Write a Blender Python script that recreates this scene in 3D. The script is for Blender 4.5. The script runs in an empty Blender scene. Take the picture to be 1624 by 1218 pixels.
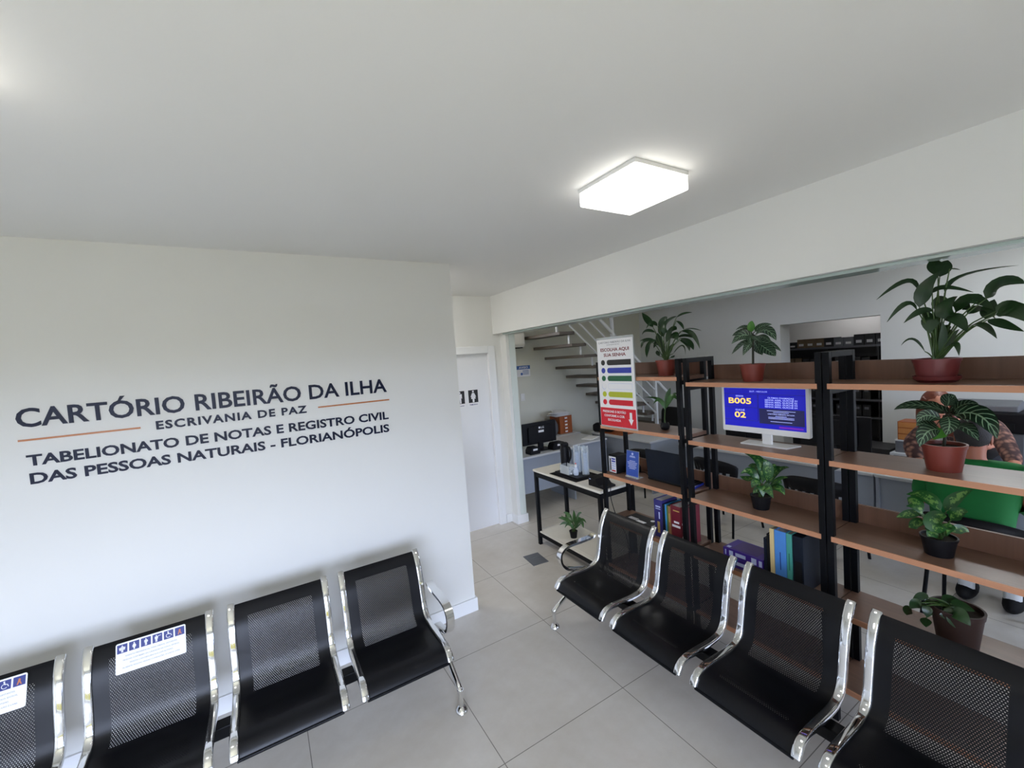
import bpy, bmesh, math, random
from mathutils import Vector, Matrix
from math import sin, cos, pi, radians

C = bpy.context.scene.collection
S = bpy.context.scene
random.seed(7)

# ------------------------------------------------------------------ camera
FPX, W_, H_ = 664.476, 1624.0, 1218.0
CAMZ = 2.0
RX = Vector((0.8531833, -0.08942348, 0.5138888))
RY = Vector((-0.51689909, -0.01281977, 0.85595034))
RZ = Vector((-0.06995412, -0.99591119, -0.05716053))
cam_d = bpy.data.cameras.new('camera')
cam_d.sensor_fit = 'HORIZONTAL'
cam_d.sensor_width = 36.0
cam_d.lens = FPX / W_ * 36.0
cam_d.clip_start = 0.02
cam = bpy.data.objects.new('camera', cam_d)
C.objects.link(cam)
right = Vector((RX.x, RY.x, RZ.x)); down = Vector((RX.y, RY.y, RZ.y)); fwd = Vector((RX.z, RY.z, RZ.z))
cam.matrix_world = Matrix(((right.x, -down.x, -fwd.x, 0), (right.y, -down.y, -fwd.y, 0), (right.z, -down.z, -fwd.z, CAMZ), (0, 0, 0, 1)))
S.camera = cam

# ------------------------------------------------------------------ world, daylight, exposure
wd = bpy.data.worlds.new('world'); S.world = wd; wd.use_nodes = True
wt = wd.node_tree; wn = wt.nodes['Background']
_g = wt.nodes.new('ShaderNodeTexCoord'); _s = wt.nodes.new('ShaderNodeSeparateXYZ'); _r = wt.nodes.new('ShaderNodeValToRGB')
wt.links.new(_g.outputs['Generated'], _s.inputs[0])
_m = wt.nodes.new('ShaderNodeMath'); _m.operation = 'MULTIPLY_ADD'; _m.inputs[1].default_value = 0.5; _m.inputs[2].default_value = 0.5
wt.links.new(_s.outputs[2], _m.inputs[0]); wt.links.new(_m.outputs[0], _r.inputs[0]); wt.links.new(_r.outputs[0], wn.inputs[0])
SKY_GROUND = (0.036, 0.030, 0.004, 1); CEIL_FILL = (0.42, 0.365, 0.21, 1); SKY_LOW = (0.68, 0.74, 0.96, 1); SKY_HIGH = (0.78, 0.84, 1.0, 1)
_e = _r.color_ramp.elements
_e[0].position = 0.49; _e[0].color = SKY_GROUND; _e[1].position = 0.515; _e[1].color = SKY_LOW
_e.new(1.0).color = SKY_HIGH; _e.new(0.34).color = SKY_GROUND; _e.new(0.24).color = CEIL_FILL; _e.new(0.0).color = CEIL_FILL  # bright steep-down band, added to lift the ceiling through the windows
wn.inputs[1].default_value = 22.0
S.view_settings.view_transform = 'Standard'
S.view_settings.look = 'None'
S.view_settings.gamma = 1.0
S.view_settings.exposure = 0.0
try:
    S.cycles.use_denoising = True
    S.cycles.max_bounces = 10
    S.cycles.diffuse_bounces = 5
    S.cycles.transparent_max_bounces = 24
    S.cycles.caustics_reflective = False
    S.cycles.caustics_refractive = False
    S.cycles.sample_clamp_indirect = 6.0
except Exception:
    pass

def area(name, loc, target, sx, sy, power, col):
    l = bpy.data.lights.new(name, 'AREA'); l.shape = 'RECTANGLE'; l.size = sx; l.size_y = sy
    l.energy = power; l.color = col
    o = bpy.data.objects.new(name, l); C.objects.link(o); o.location = loc
    d = Vector(target) - Vector(loc)
    o.rotation_euler = d.to_track_quat('-Z', 'Y').to_euler()
    return o
# sky portals at the glass shop front behind the camera and at the office window
def portal(name, x0, x1, z0, z1, y=-2.32):
    o = area(name, ((x0 + x1) / 2, y, (z0 + z1) / 2), ((x0 + x1) / 2, 5, (z0 + z1) / 2), x1 - x0, z1 - z0, 1, (1, 1, 1))
    o.data.cycles.is_portal = True
WIN1 = (-2.8, 0.6, 0.05, 2.26); WIN2 = (4.4, 6.3, 0.6, 2.25)
portal('portal_front', *WIN1)
portal('portal_office', *WIN2)

# ------------------------------------------------------------------ pixel -> point on a known plane
def ray(px, py):
    v = Vector((px - 812.0, py - 609.0, FPX))
    return Vector((RX.dot(v), RY.dot(v), RZ.dot(v)))
def at_x(px, py, x):
    d = ray(px, py); t = x / d.x; return Vector((x, d.y * t, CAMZ + d.z * t))
def at_y(px, py, y):
    d = ray(px, py); t = y / d.y; return Vector((d.x * t, y, CAMZ + d.z * t))
def at_z(px, py, z):
    d = ray(px, py); t = (z - CAMZ) / d.z; return Vector((d.x * t, d.y * t, z))

# ------------------------------------------------------------------ materials
MATS = {}
def nt(name):
    m = bpy.data.materials.new(name); m.use_nodes = True
    t = m.node_tree; b = t.nodes['Principled BSDF']
    MATS[name] = m
    return m, t, b
def N(t, typ, **kw):
    n = t.nodes.new(typ)
    for k, v in kw.items():
        setattr(n, k, v)
    return n
def mth(t, op, a, b=None, c=None):
    n = t.nodes.new('ShaderNodeMath'); n.operation = op
    for i, v in enumerate((a, b, c)):
        if v is None: continue
        if hasattr(v, 'links') or hasattr(v, 'is_linked'): t.links.new(v, n.inputs[i])
        else: n.inputs[i].default_value = v
    return n.outputs[0]
def mixc(t, fac, a, b):
    n = t.nodes.new('ShaderNodeMix'); n.data_type = 'RGBA'
    for sock, v in ((n.inputs[0], fac), (n.inputs[6], a), (n.inputs[7], b)):
        if hasattr(v, 'is_linked'): t.links.new(v, sock)
        elif isinstance(v, (tuple, list)): sock.default_value = (v[0], v[1], v[2], 1)
        else: sock.default_value = v
    return n.outputs[2]
def noise(t, scale, detail=3, rough=0.5, vec=None, coord='Object', stretch=None):
    tc = t.nodes.new('ShaderNodeTexCoord'); src = tc.outputs[coord]
    if stretch:
        mp = t.nodes.new('ShaderNodeMapping'); mp.inputs['Scale'].default_value = stretch
        t.links.new(src, mp.inputs[0]); src = mp.outputs[0]
    n = t.nodes.new('ShaderNodeTexNoise'); n.inputs['Scale'].default_value = scale
    n.inputs['Detail'].default_value = detail; n.inputs['Roughness'].default_value = rough
    t.links.new(src, n.inputs['Vector'])
    return n.outputs[0]
def bump(t, b, h, strength=0.1, dist=0.01):
    n = t.nodes.new('ShaderNodeBump'); n.inputs['Strength'].default_value = strength; n.inputs['Distance'].default_value = dist
    t.links.new(h, n.inputs['Height']); t.links.new(n.outputs[0], b.inputs['Normal'])
def plain(name, col, rough=0.5, metal=0.0, var=0.08, scale=40, spec=0.5, bmp=0.0, coat=0.0):
    m, t, b = nt(name)
    n = noise(t, scale)
    d = tuple(max(0, c * (1 - var)) for c in col); l = tuple(min(1, c * (1 + var)) for c in col)
    t.links.new(mixc(t, n, d, l), b.inputs['Base Color'])
    b.inputs['Roughness'].default_value = rough; b.inputs['Metallic'].default_value = metal
    b.inputs['Specular IOR Level'].default_value = spec
    if coat: b.inputs['Coat Weight'].default_value = coat; b.inputs['Coat Roughness'].default_value = 0.1
    if bmp: bump(t, b, n, bmp)
    return m
def emis(name, col, strength):
    m, t, b = nt(name)
    b.inputs['Base Color'].default_value = (*col, 1)
    b.inputs['Emission Color'].default_value = (*col, 1); b.inputs['Emission Strength'].default_value = strength
    b.inputs['Roughness'].default_value = 0.3
    return m
def srgb(r, g, b):
    f = lambda c: ((c / 255 + 0.055) / 1.055) ** 2.4 if c > 10 else c / 255 / 12.92
    return (f(r), f(g), f(b))

plain('wall_paint', (0.80, 0.80, 0.775), 0.42, var=0.015, scale=2.5, bmp=0.02, spec=0.4)
plain('ceiling_paint', (0.80, 0.80, 0.78), 0.7, var=0.01, scale=2)
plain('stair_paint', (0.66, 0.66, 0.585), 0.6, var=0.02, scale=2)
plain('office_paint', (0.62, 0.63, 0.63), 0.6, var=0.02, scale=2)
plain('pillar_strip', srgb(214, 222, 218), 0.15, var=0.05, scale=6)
plain('trim_paint', (0.84, 0.85, 0.86), 0.3, var=0.01, scale=3)
plain('door_paint', (0.80, 0.81, 0.83), 0.35, var=0.01, scale=3)
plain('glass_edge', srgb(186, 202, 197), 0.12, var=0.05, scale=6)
plain('black_metal', (0.004, 0.0045, 0.006), 0.42, var=0.2, spec=0.14)
plain('black_plastic', (0.006, 0.006, 0.008), 0.45, var=0.15, spec=0.2)
plain('black_matte', (0.007, 0.007, 0.008), 0.8, var=0.2, spec=0.2)
plain('navy_cover', (0.007, 0.011, 0.020), 0.5, var=0.15, spec=0.2)
plain('chrome', (0.82, 0.83, 0.85), 0.07, metal=1.0, var=0.02)
plain('white_plastic', (0.80, 0.80, 0.80), 0.3, var=0.02)
plain('white_laminate', srgb(226, 220, 208), 0.35, var=0.04, scale=15)
plain('grey_laminate', srgb(150, 158, 172), 0.4, var=0.03, scale=12)
plain('grey_top', srgb(196, 198, 202), 0.4, var=0.03, scale=12)
plain('terracotta', srgb(122, 50, 38), 0.45, var=0.10, scale=14)
plain('maroon_pot', srgb(104, 40, 40), 0.4, var=0.10, scale=14)
plain('brown_pot', srgb(50, 30, 24), 0.6, var=0.15, scale=14)
plain('soil', (0.02, 0.014, 0.01), 0.95, var=0.5, scale=120, bmp=0.4)
plain('steel_plate', srgb(110, 112, 118), 0.45, metal=0.4, var=0.06)
plain('navy_ink', srgb(16, 24, 52), 0.3, var=0.03, spec=0.25)
plain('copper_line', srgb(190, 120, 74), 0.25, var=0.03)
plain('paper', (0.84, 0.84, 0.86), 0.5, var=0.01)
plain('ink_black', (0.008, 0.008, 0.01), 0.5, var=0.05)
plain('ink_grey', (0.10, 0.10, 0.13), 0.5, var=0.05)
plain('ink_blue', srgb(38, 58, 165), 0.4, var=0.04)
plain('ink_darkblue', srgb(26, 40, 120), 0.4, var=0.04)
plain('ink_green', srgb(22, 92, 60), 0.4, var=0.04)
plain('ink_lime', srgb(176, 184, 44), 0.4, var=0.04)
plain('ink_red', srgb(206, 22, 44), 0.4, var=0.04)
plain('ink_darkred', srgb(116, 20, 34), 0.4, var=0.04)
plain('ink_orange', srgb(190, 110, 60), 0.4, var=0.04)
plain('sign_blue', srgb(52, 84, 170), 0.3, var=0.05, scale=5)
plain('print_white', (0.8, 0.8, 0.84), 0.4, var=0.02)
plain('print_pale', srgb(190, 200, 235), 0.4, var=0.02)
plain('gold_print', srgb(190, 160, 90), 0.4, var=0.02)
plain('aviso_blue', srgb(60, 100, 170), 0.4, var=0.03)
plain('skin', srgb(190, 126, 100), 0.5, var=0.06, scale=8)
plain('skin_back', srgb(172, 106, 82), 0.5, var=0.06, scale=8)
plain('red_hair', srgb(100, 40, 18), 0.5, var=0.35, scale=60, bmp=0.3)
plain('dark_hair', srgb(44, 40, 42), 0.7, var=0.3, scale=150, bmp=0.3)
plain('green_shirt', srgb(6, 108, 46), 0.8, var=0.16, scale=9)
plain('dark_cloth', (0.012, 0.012, 0.015), 0.85, var=0.2)
plain('trousers', (0.02, 0.022, 0.03), 0.85, var=0.2)
plain('sock', (0.7, 0.72, 0.75), 0.8, var=0.05)
plain('bracelet', srgb(220, 180, 90), 0.3, var=0.05)
plain('tread_wood', srgb(92, 84, 76), 0.5, var=0.15, scale=8)
plain('rail_white', (0.72, 0.74, 0.76), 0.35, var=0.02)
plain('box_wood', srgb(176, 116, 62), 0.45, var=0.12, scale=12)
plain('orange_box', srgb(150, 78, 34), 0.45, var=0.15, scale=12)
plain('bookcase_dark', (0.016, 0.015, 0.017), 0.5, var=0.2)
plain('bookcase_edge', srgb(96, 96, 104), 0.4, var=0.1)
plain('box_brown', srgb(120, 100, 76), 0.6, var=0.15, scale=9)
plain('box_black', (0.02, 0.02, 0.022), 0.55, var=0.2)
plain('label_white', (0.75, 0.75, 0.76), 0.5, var=0.03)
plain('label_grey', srgb(120, 122, 132), 0.5, var=0.03)
plain('purple_cover', srgb(62, 34, 138), 0.35, var=0.06, scale=8)
plain('purple_top', srgb(66, 44, 112), 0.4, var=0.06, scale=8)
plain('indigo_cover', srgb(50, 46, 116), 0.4, var=0.06)
plain('maroon_cover', srgb(106, 24, 40), 0.4, var=0.08)
plain('blue_cover', srgb(74, 134, 206), 0.4, var=0.05)
plain('cyan_cover', srgb(60, 140, 200), 0.4, var=0.05)
plain('teal_cover', srgb(70, 150, 138), 0.4, var=0.05)
plain('cream_cover', srgb(214, 190, 136), 0.4, var=0.05)
plain('green_cover', srgb(80, 120, 60), 0.4, var=0.05)
plain('tan_cover', srgb(150, 110, 70), 0.4, var=0.05)
plain('beige_plastic', srgb(212, 206, 190), 0.4, var=0.03)
plain('screen_dark', srgb(60, 62, 84), 0.2, var=0.03)
plain('stem_green', srgb(58, 84, 36), 0.5, var=0.15, scale=30)
plain('stem_dark', srgb(40, 40, 26), 0.6, var=0.2, scale=30)
plain('grass', srgb(70, 110, 40), 0.9, var=0.3, scale=4)
plain('frame_alu', (0.5, 0.5, 0.52), 0.35, metal=0.8, var=0.03)
plain('red_cap', srgb(210, 40, 30), 0.4, var=0.03)

# glossy porcelain floor tiles, grout lines on the tile grid
def floor_mat():
    m, t, b = nt('floor_tile')
    tc = N(t, 'ShaderNodeTexCoord'); sp = N(t, 'ShaderNodeSeparateXYZ'); t.links.new(tc.outputs['Object'], sp.inputs[0])
    T = 0.818
    def line(o, off):
        f = mth(t, 'FRACT', mth(t, 'DIVIDE', mth(t, 'SUBTRACT', o, off), T))
        d = mth(t, 'ABSOLUTE', mth(t, 'SUBTRACT', f, 0.5))
        return mth(t, 'GREATER_THAN', d, 0.5 - 0.0022 / T)
    g = mth(t, 'MAXIMUM', line(sp.outputs[0], 0.055), line(sp.outputs[1], 1.78))
    n1 = noise(t, 2.2, 8, 0.68); n2 = noise(t, 9, 5, 0.65)
    c = mixc(t, n1, srgb(186, 178, 166), srgb(228, 225, 220))
    c = mixc(t, mth(t, 'MULTIPLY', n2, 0.35), c, srgb(182, 170, 154))
    c = mixc(t, g, c, srgb(122, 116, 108))
    t.links.new(c, b.inputs['Base Color'])
    r = mth(t, 'ADD', mth(t, 'MULTIPLY', n2, 0.12), 0.10)
    t.links.new(mth(t, 'MAXIMUM', r, mth(t, 'MULTIPLY', g, 0.7)), b.inputs['Roughness'])
    b.inputs['Specular IOR Level'].default_value = 0.5
    return m
floor_mat()
def wood(name, c1, c2, stretch, rough=0.32):
    m, t, b = nt(name)
    n = noise(t, 5, 6, 0.6, stretch=stretch); n2 = noise(t, 2.0, 2, 0.5, stretch=stretch)
    f = mth(t, 'ADD', mth(t, 'MULTIPLY', n, 0.7), mth(t, 'MULTIPLY', n2, 0.4))
    t.links.new(mixc(t, f, c1, c2), b.inputs['Base Color'])
    b.inputs['Roughness'].default_value = rough
    bump(t, b, n, 0.04)
    return m
wood('shelf_wood', srgb(92, 68, 56), srgb(140, 108, 90), (9, 0.7, 9))
wood('lip_wood', srgb(84, 58, 46), srgb(126, 90, 70), (3, 9, 0.4), 0.4)
wood('edge_wood', srgb(172, 118, 86), srgb(202, 146, 112), (9, 0.7, 9), 0.4)
# perforated black steel sheet: round holes on a staggered grid, driven by the sheet's own UV (metres)
def perf():
    m, t, b = nt('perforated_steel')
    b.inputs['Base Color'].default_value = (0.003, 0.0033, 0.005, 1)
    b.inputs['Roughness'].default_value = 0.36; b.inputs['Specular IOR Level'].default_value = 0.26
    uv = N(t, 'ShaderNodeUVMap'); sp = N(t, 'ShaderNodeSeparateXYZ'); t.links.new(uv.outputs[0], sp.inputs[0])
    u, v = sp.outputs[0], sp.outputs[1]
    P = 0.0092; Q = P * 0.866
    row = mth(t, 'FLOOR', mth(t, 'DIVIDE', v, Q))
    odd = mth(t, 'MULTIPLY', mth(t, 'MODULO', row, 2.0), 0.5)
    fu = mth(t, 'SUBTRACT', mth(t, 'FRACT', mth(t, 'ADD', mth(t, 'DIVIDE', u, P), odd)), 0.5)
    fv = mth(t, 'MULTIPLY', mth(t, 'SUBTRACT', mth(t, 'FRACT', mth(t, 'DIVIDE', v, Q)), 0.5), 0.866)
    r2 = mth(t, 'ADD', mth(t, 'MULTIPLY', fu, fu), mth(t, 'MULTIPLY', fv, fv))
    hole = mth(t, 'LESS_THAN', r2, 0.25 ** 2)
    def rng(x, a, c): return mth(t, 'MULTIPLY', mth(t, 'GREATER_THAN', x, a), mth(t, 'LESS_THAN', x, c))
    zone = mth(t, 'MULTIPLY', rng(u, 0.065, 0.385), mth(t, 'ADD', rng(v, 0.075, 0.46), rng(v, 0.60, 0.72)))
    tr = N(t, 'ShaderNodeBsdfTransparent'); mx = N(t, 'ShaderNodeMixShader')
    t.links.new(mth(t, 'MULTIPLY', hole, zone), mx.inputs[0])
    t.links.new(b.outputs[0], mx.inputs[1]); t.links.new(tr.outputs[0], mx.inputs[2])
    t.links.new(mx.outputs[0], t.nodes['Material Output'].inputs[0])
perf()
def leaf_mat(name, dark, light, vein=None, kind='plain', rough=0.32):
    m, t, b = nt(name)
    uv = N(t, 'ShaderNodeUVMap'); sp = N(t, 'ShaderNodeSeparateXYZ'); t.links.new(uv.outputs[0], sp.inputs[0])
    u, v = sp.outputs[0], sp.outputs[1]
    n = noise(t, 14, 3)
    c = mixc(t, n, dark, light)
    au = mth(t, 'ABSOLUTE', mth(t, 'SUBTRACT', u, 0.5))
    if kind == 'zebra':
        mid = mth(t, 'LESS_THAN', au, 0.035)
        w = mth(t, 'FRACT', mth(t, 'MULTIPLY', mth(t, 'SUBTRACT', v, mth(t, 'MULTIPLY', au, 0.45)), 7.0))
        st = mth(t, 'MULTIPLY', mth(t, 'LESS_THAN', w, 0.19), mth(t, 'LESS_THAN', au, 0.44))
        c = mixc(t, mth(t, 'MAXIMUM', mid, st), c, vein)
    elif kind == 'splash':
        n3 = noise(t, 60, 4, 0.7)
        k = mth(t, 'MULTIPLY', mth(t, 'GREATER_THAN', n3, 0.52), mth(t, 'LESS_THAN', au, 0.26))
        c = mixc(t, mth(t, 'MULTIPLY', k, 0.8), c, vein)
    else:
        mid = mth(t, 'LESS_THAN', au, 0.03)
        c = mixc(t, mth(t, 'MULTIPLY', mid, 0.5), c, light)
    t.links.new(c, b.inputs['Base Color'])
    b.inputs['Roughness'].default_value = rough
    b.inputs['Subsurface Weight'].default_value = 0.0
leaf_mat('lily_leaf', srgb(14, 36, 16), srgb(34, 66, 28))
leaf_mat('zebra_leaf', srgb(13, 34, 22), srgb(24, 52, 32), srgb(118, 146, 116), 'zebra')
leaf_mat('splash_leaf', srgb(14, 56, 24), srgb(40, 96, 42), srgb(112, 150, 74), 'splash')
leaf_mat('bright_leaf', srgb(28, 66, 26), srgb(64, 112, 48))
leaf_mat('bud_leaf', srgb(44, 100, 30), srgb(78, 134, 46))
leaf_mat('cactus_leaf', srgb(18, 42, 18), srgb(36, 70, 30))
def glassy(name, col, rough=0.03, mix=0.85):
    m, t, b = nt(name)
    b.inputs['Base Color'].default_value = (*col, 1); b.inputs['Roughness'].default_value = rough
    tr = N(t, 'ShaderNodeBsdfTransparent'); mx = N(t, 'ShaderNodeMixShader')
    tr.inputs[0].default_value = (*col, 1)
    lw = N(t, 'ShaderNodeLayerWeight'); lw.inputs[0].default_value = 0.35
    f = mth(t, 'MULTIPLY', mth(t, 'SUBTRACT', 1.0, mth(t, 'MULTIPLY', lw.outputs[1], 0.7)), mix)
    t.links.new(f, mx.inputs[0]); t.links.new(b.outputs[0], mx.inputs[1]); t.links.new(tr.outputs[0], mx.inputs[2])
    t.links.new(mx.outputs[0], t.nodes['Material Output'].inputs[0])
glassy('clear_acrylic', (0.9, 0.93, 0.95))
glassy('window_glass', (0.95, 0.98, 1.0), 0.01, 0.95)
glassy('cup_plastic', (0.75, 0.82, 0.95), 0.25, 0.35)
emis('lamp_glow', (1.0, 0.97, 0.92), 3.2)
emis('lamp_glow_corridor', (1.0, 0.98, 0.95), 44.0)
emis('lamp_glow_office', (0.97, 0.98, 1.0), 13.0)
emis('lamp_glow_desk', (0.93, 0.97, 1.0), 32.0)
emis('archive_fill_glow', (1.0, 0.97, 1.0), 13.0)
emis('screen_blue', srgb(2, 2, 168), 0.62)
emis('screen_band', srgb(6, 4, 128), 0.7)
emis('screen_dark_box', srgb(16, 16, 66), 0.7)
emis('screen_white', srgb(170, 180, 240), 0.8)
emis('screen_yellow', srgb(250, 205, 90), 0.85)
emis('screen_purple', srgb(110, 20, 170), 0.5)
def floral():
    m, t, b = nt('floral_cloth')
    tc = N(t, 'ShaderNodeTexCoord'); vo = N(t, 'ShaderNodeTexVoronoi'); vo.inputs['Scale'].default_value = 26
    t.links.new(tc.outputs['Object'], vo.inputs['Vector'])
    t.links.new(mixc(t, mth(t, 'MULTIPLY', vo.outputs[0], 1.6), srgb(176, 128, 110), srgb(64, 40, 42)), b.inputs['Base Color'])
    b.inputs['Roughness'].default_value = 0.8
floral()

# ------------------------------------------------------------------ mesh helpers
class M:
    def __init__(s): s.v = []; s.f = []; s.uv = []
    def add(s, vs, fs, uvs=None):
        o = len(s.v); s.v += [tuple(p) for p in vs]
        for i, f in enumerate(fs):
            s.f.append([o + k for k in f])
            s.uv.append(uvs[i] if uvs else None)
        return s
    def box(s, x0, x1, y0, y1, z0, z1):
        x0, x1 = min(x0, x1), max(x0, x1); y0, y1 = min(y0, y1), max(y0, y1); z0, z1 = min(z0, z1), max(z0, z1)
        return s.add([(x0, y0, z0), (x1, y0, z0), (x1, y1, z0), (x0, y1, z0), (x0, y0, z1), (x1, y0, z1), (x1, y1, z1), (x0, y1, z1)],
                     [(0, 3, 2, 1), (4, 5, 6, 7), (0, 1, 5, 4), (1, 2, 6, 5), (2, 3, 7, 6), (3, 0, 4, 7)])
    def obox(s, c, ex, ey, ez, hx, hy, hz):
        c = Vector(c); P = []
        for dz in (-hz, hz):
            for dx, dy in ((-hx, -hy), (hx, -hy), (hx, hy), (-hx, hy)):
                P.append(c + Vector(ex) * dx + Vector(ey) * dy + Vector(ez) * dz)
        return s.add(P, [(0, 3, 2, 1), (4, 5, 6, 7), (0, 1, 5, 4), (1, 2, 6, 5), (2, 3, 7, 6), (3, 0, 4, 7)])
    def tube(s, pts, r, n=12, cap=True, sub=0):
        pts = [Vector(p) for p in pts]
        if sub: pts = smooth(pts, sub)
        rs = r if isinstance(r, (list, tuple)) else [r] * len(pts)
        if len(rs) != len(pts):
            k = len(rs) - 1
            rs = [rs[min(k - 1, int(i / (len(pts) - 1) * k))] * (1 - (i / (len(pts) - 1) * k - min(k - 1, int(i / (len(pts) - 1) * k)))) + rs[min(k, int(i / (len(pts) - 1) * k) + 1)] * (i / (len(pts) - 1) * k - min(k - 1, int(i / (len(pts) - 1) * k))) for i in range(len(pts))]
        o = len(s.v); prev = None
        for i, p in enumerate(pts):
            a = pts[max(i - 1, 0)]; b = pts[min(i + 1, len(pts) - 1)]
            t = (b - a).normalized()
            if prev is None:
                h = Vector((0, 0, 1)) if abs(t.z) < 0.9 else Vector((1, 0, 0))
                prev = (h - t * h.dot(t)).normalized()
            else:
                prev = (prev - t * prev.dot(t)).normalized()
            q = t.cross(prev)
            for k in range(n):
                w = 2 * pi * k / n
                s.v.append(tuple(p + (prev * cos(w) + q * sin(w)) * rs[i]))
        for i in range(len(pts) - 1):
            for k in range(n):
                a = o + i * n + k; b = o + i * n + (k + 1) % n
                s.f.append([a, b, b + n, a + n]); s.uv.append(None)
        if cap:
            s.f.append([o + k for k in reversed(range(n))]); s.uv.append(None)
            e = o + (len(pts) - 1) * n
            s.f.append([e + k for k in range(n)]); s.uv.append(None)
        return s
    def bar(s, a, b, w, h=None, side=None):
        a, b = Vector(a), Vector(b); h = h or w
        t = (b - a).normalized(); sd = Vector(side) if side else (Vector((0, 0, 1)) if abs(t.z) < 0.9 else Vector((1, 0, 0)))
        e = (sd - t * sd.dot(t)).normalized(); g = t.cross(e)
        return s.obox((a + b) / 2, t, e, g, (b - a).length / 2, w / 2, h / 2)
    def lathe(s, prof, c=(0, 0, 0), n=28, cap=True):
        o = len(s.v); c = Vector(c)
        for r, z in prof:
            for k in range(n):
                w = 2 * pi * k / n; s.v.append((c.x + r * cos(w), c.y + r * sin(w), c.z + z))
        for i in range(len(prof) - 1):
            for k in range(n):
                a = o + i * n + k; b = o + i * n + (k + 1) % n
                s.f.append([a, b, b + n, a + n]); s.uv.append(None)
        if cap:
            s.f.append([o + k for k in reversed(range(n))]); s.uv.append(None)
            e = o + (len(prof) - 1) * n
            s.f.append([e + k for k in range(n)]); s.uv.append(None)
        return s
    def sweep(s, pts, side, w, th, sub=0):
        # flat bar with rounded face swept along a planar curve; side = unit vector across
        pts = [Vector(p) for p in pts]
        if sub: pts = smooth(pts, sub)
        side = Vector(side).normalized()
        sec = [(-.5, -.5), (.5, -.5), (.5, .25), (.40, .46), (.28, .5), (-.28, .5), (-.40, .46), (-.5, .25)]
        n = len(sec); o = len(s.v)
        for i, p in enumerate(pts):
            t = (pts[min(i + 1, len(pts) - 1)] - pts[max(i - 1, 0)]).normalized(); nn = side.cross(t)
            for a, b in sec: s.v.append(tuple(p + side * a * w + nn * b * th))
        for i in range(len(pts) - 1):
            for k in range(n):
                a = o + i * n + k; b = o + i * n + (k + 1) % n
                s.f.append([a, b, b + n, a + n]); s.uv.append(None)
        s.f.append([o + k for k in reversed(range(n))]); s.uv.append(None)
        e = o + (len(pts) - 1) * n
        s.f.append([e + k for k in range(n)]); s.uv.append(None)
        return s
    def prism(s, poly, org, ex, ey, ez, d):
        # polygon in the (ex,ey) plane at org, thickened by d along ez
        org, ex, ey, ez = Vector(org), Vector(ex), Vector(ey), Vector(ez); n = len(poly)
        P = [org + ex * a + ey * b for a, b in poly]; Q = [p + ez * d for p in P]
        fs = [list(reversed(range(n))), [n + k for k in range(n)]] + [[k, (k + 1) % n, n + (k + 1) % n, n + k] for k in range(n)]
        return s.add(P + Q, fs)
    def leaf(s, base, mid, tip, w, hint=(0, 0, 1), n=9, fold=0.22, shape=1.0):
        b, m, t = Vector(base), Vector(mid), Vector(tip)
        c = m * 2 - (b + t) / 2
        if (c - m).length > (t - b).length * 0.8: c = m + (c - m).normalized() * (t - b).length * 0.8
        hint = Vector(hint); o = len(s.v)
        for i in range(n + 1):
            k = i / n
            p = b * (1 - k) ** 2 + c * 2 * k * (1 - k) + t * k * k
            tg = ((c - b) * (1 - k) + (t - c) * k)
            tg = tg.normalized() if tg.length > 1e-6 else (t - b).normalized()
            sd = tg.cross(hint)
            if sd.length < 0.15: sd = tg.cross(Vector((0.6, 0.3, 0.7)))
            sd.normalize(); up = sd.cross(tg).normalized()
            hw = w * 0.5 * max(0.0, (sin(pi * min(1, k ** (0.8 * shape))) ** 0.8)) if 0 < i < n else 0.0006
            for j, (a, h) in enumerate(((-1, fold * 0.6), (-.55, fold * 0.42), (0, 0), (.55, fold * 0.42), (1, fold * 0.6))):
                s.v.append(tuple(p + sd * a * hw + up * h * hw * (1 + 0.25 * sin(7 * k + j))))
        for i in range(n):
            for j in range(4):
                a = o + i * 5 + j
                s.f.append([a, a + 1, a + 6, a + 5])
                us = (j / 4, (j + 1) / 4); vs = (i / n, (i + 1) / n)
                s.uv.append([(us[0], vs[0]), (us[1], vs[0]), (us[1], vs[1]), (us[0], vs[1])])
        return s
    def build(s, name, mat, parent=None, smooth=False, bevel=0.0, off=None, seg=2):
        me = bpy.data.meshes.new(name)
        v = s.v
        if off is not None:
            off = Vector(off); v = [tuple(Vector(p) - off) for p in v]
        me.from_pydata(v, [], s.f)
        if any(u for u in s.uv):
            l = me.uv_layers.new(name='UVMap'); i = 0
            for f, u in zip(s.f, s.uv):
                for k in range(len(f)):
                    if u: l.data[i].uv = u[k]
                    i += 1
        me.validate(); me.update()
        o = bpy.data.objects.new(name, me); C.objects.link(o)
        me.materials.append(MATS[mat] if isinstance(mat, str) else mat)
        if smooth:
            for p in me.polygons: p.use_smooth = True
            try: me.set_sharp_from_angle(angle=radians(42))
            except Exception: pass
        if bevel:
            b = o.modifiers.new('bevel', 'BEVEL'); b.width = bevel; b.segments = seg; b.limit_method = 'ANGLE'
        if parent is not None: o.parent = parent
        return o
def smooth(pts, sub):
    out = []
    n = len(pts)
    for i in range(n - 1):
        p0 = pts[max(i - 1, 0)]; p1 = pts[i]; p2 = pts[i + 1]; p3 = pts[min(i + 2, n - 1)]
        for k in range(sub):
            t = k / sub
            out.append(0.5 * ((2 * p1) + (p2 - p0) * t + (2 * p0 - 5 * p1 + 4 * p2 - p3) * t * t + (3 * p1 - p0 - 3 * p2 + p3) * t ** 3))
    out.append(pts[-1]); return out
def tag(o, label, cat, group=None):
    o['label'] = label; o['category'] = cat
    if group: o['group'] = group
    return o
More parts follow.
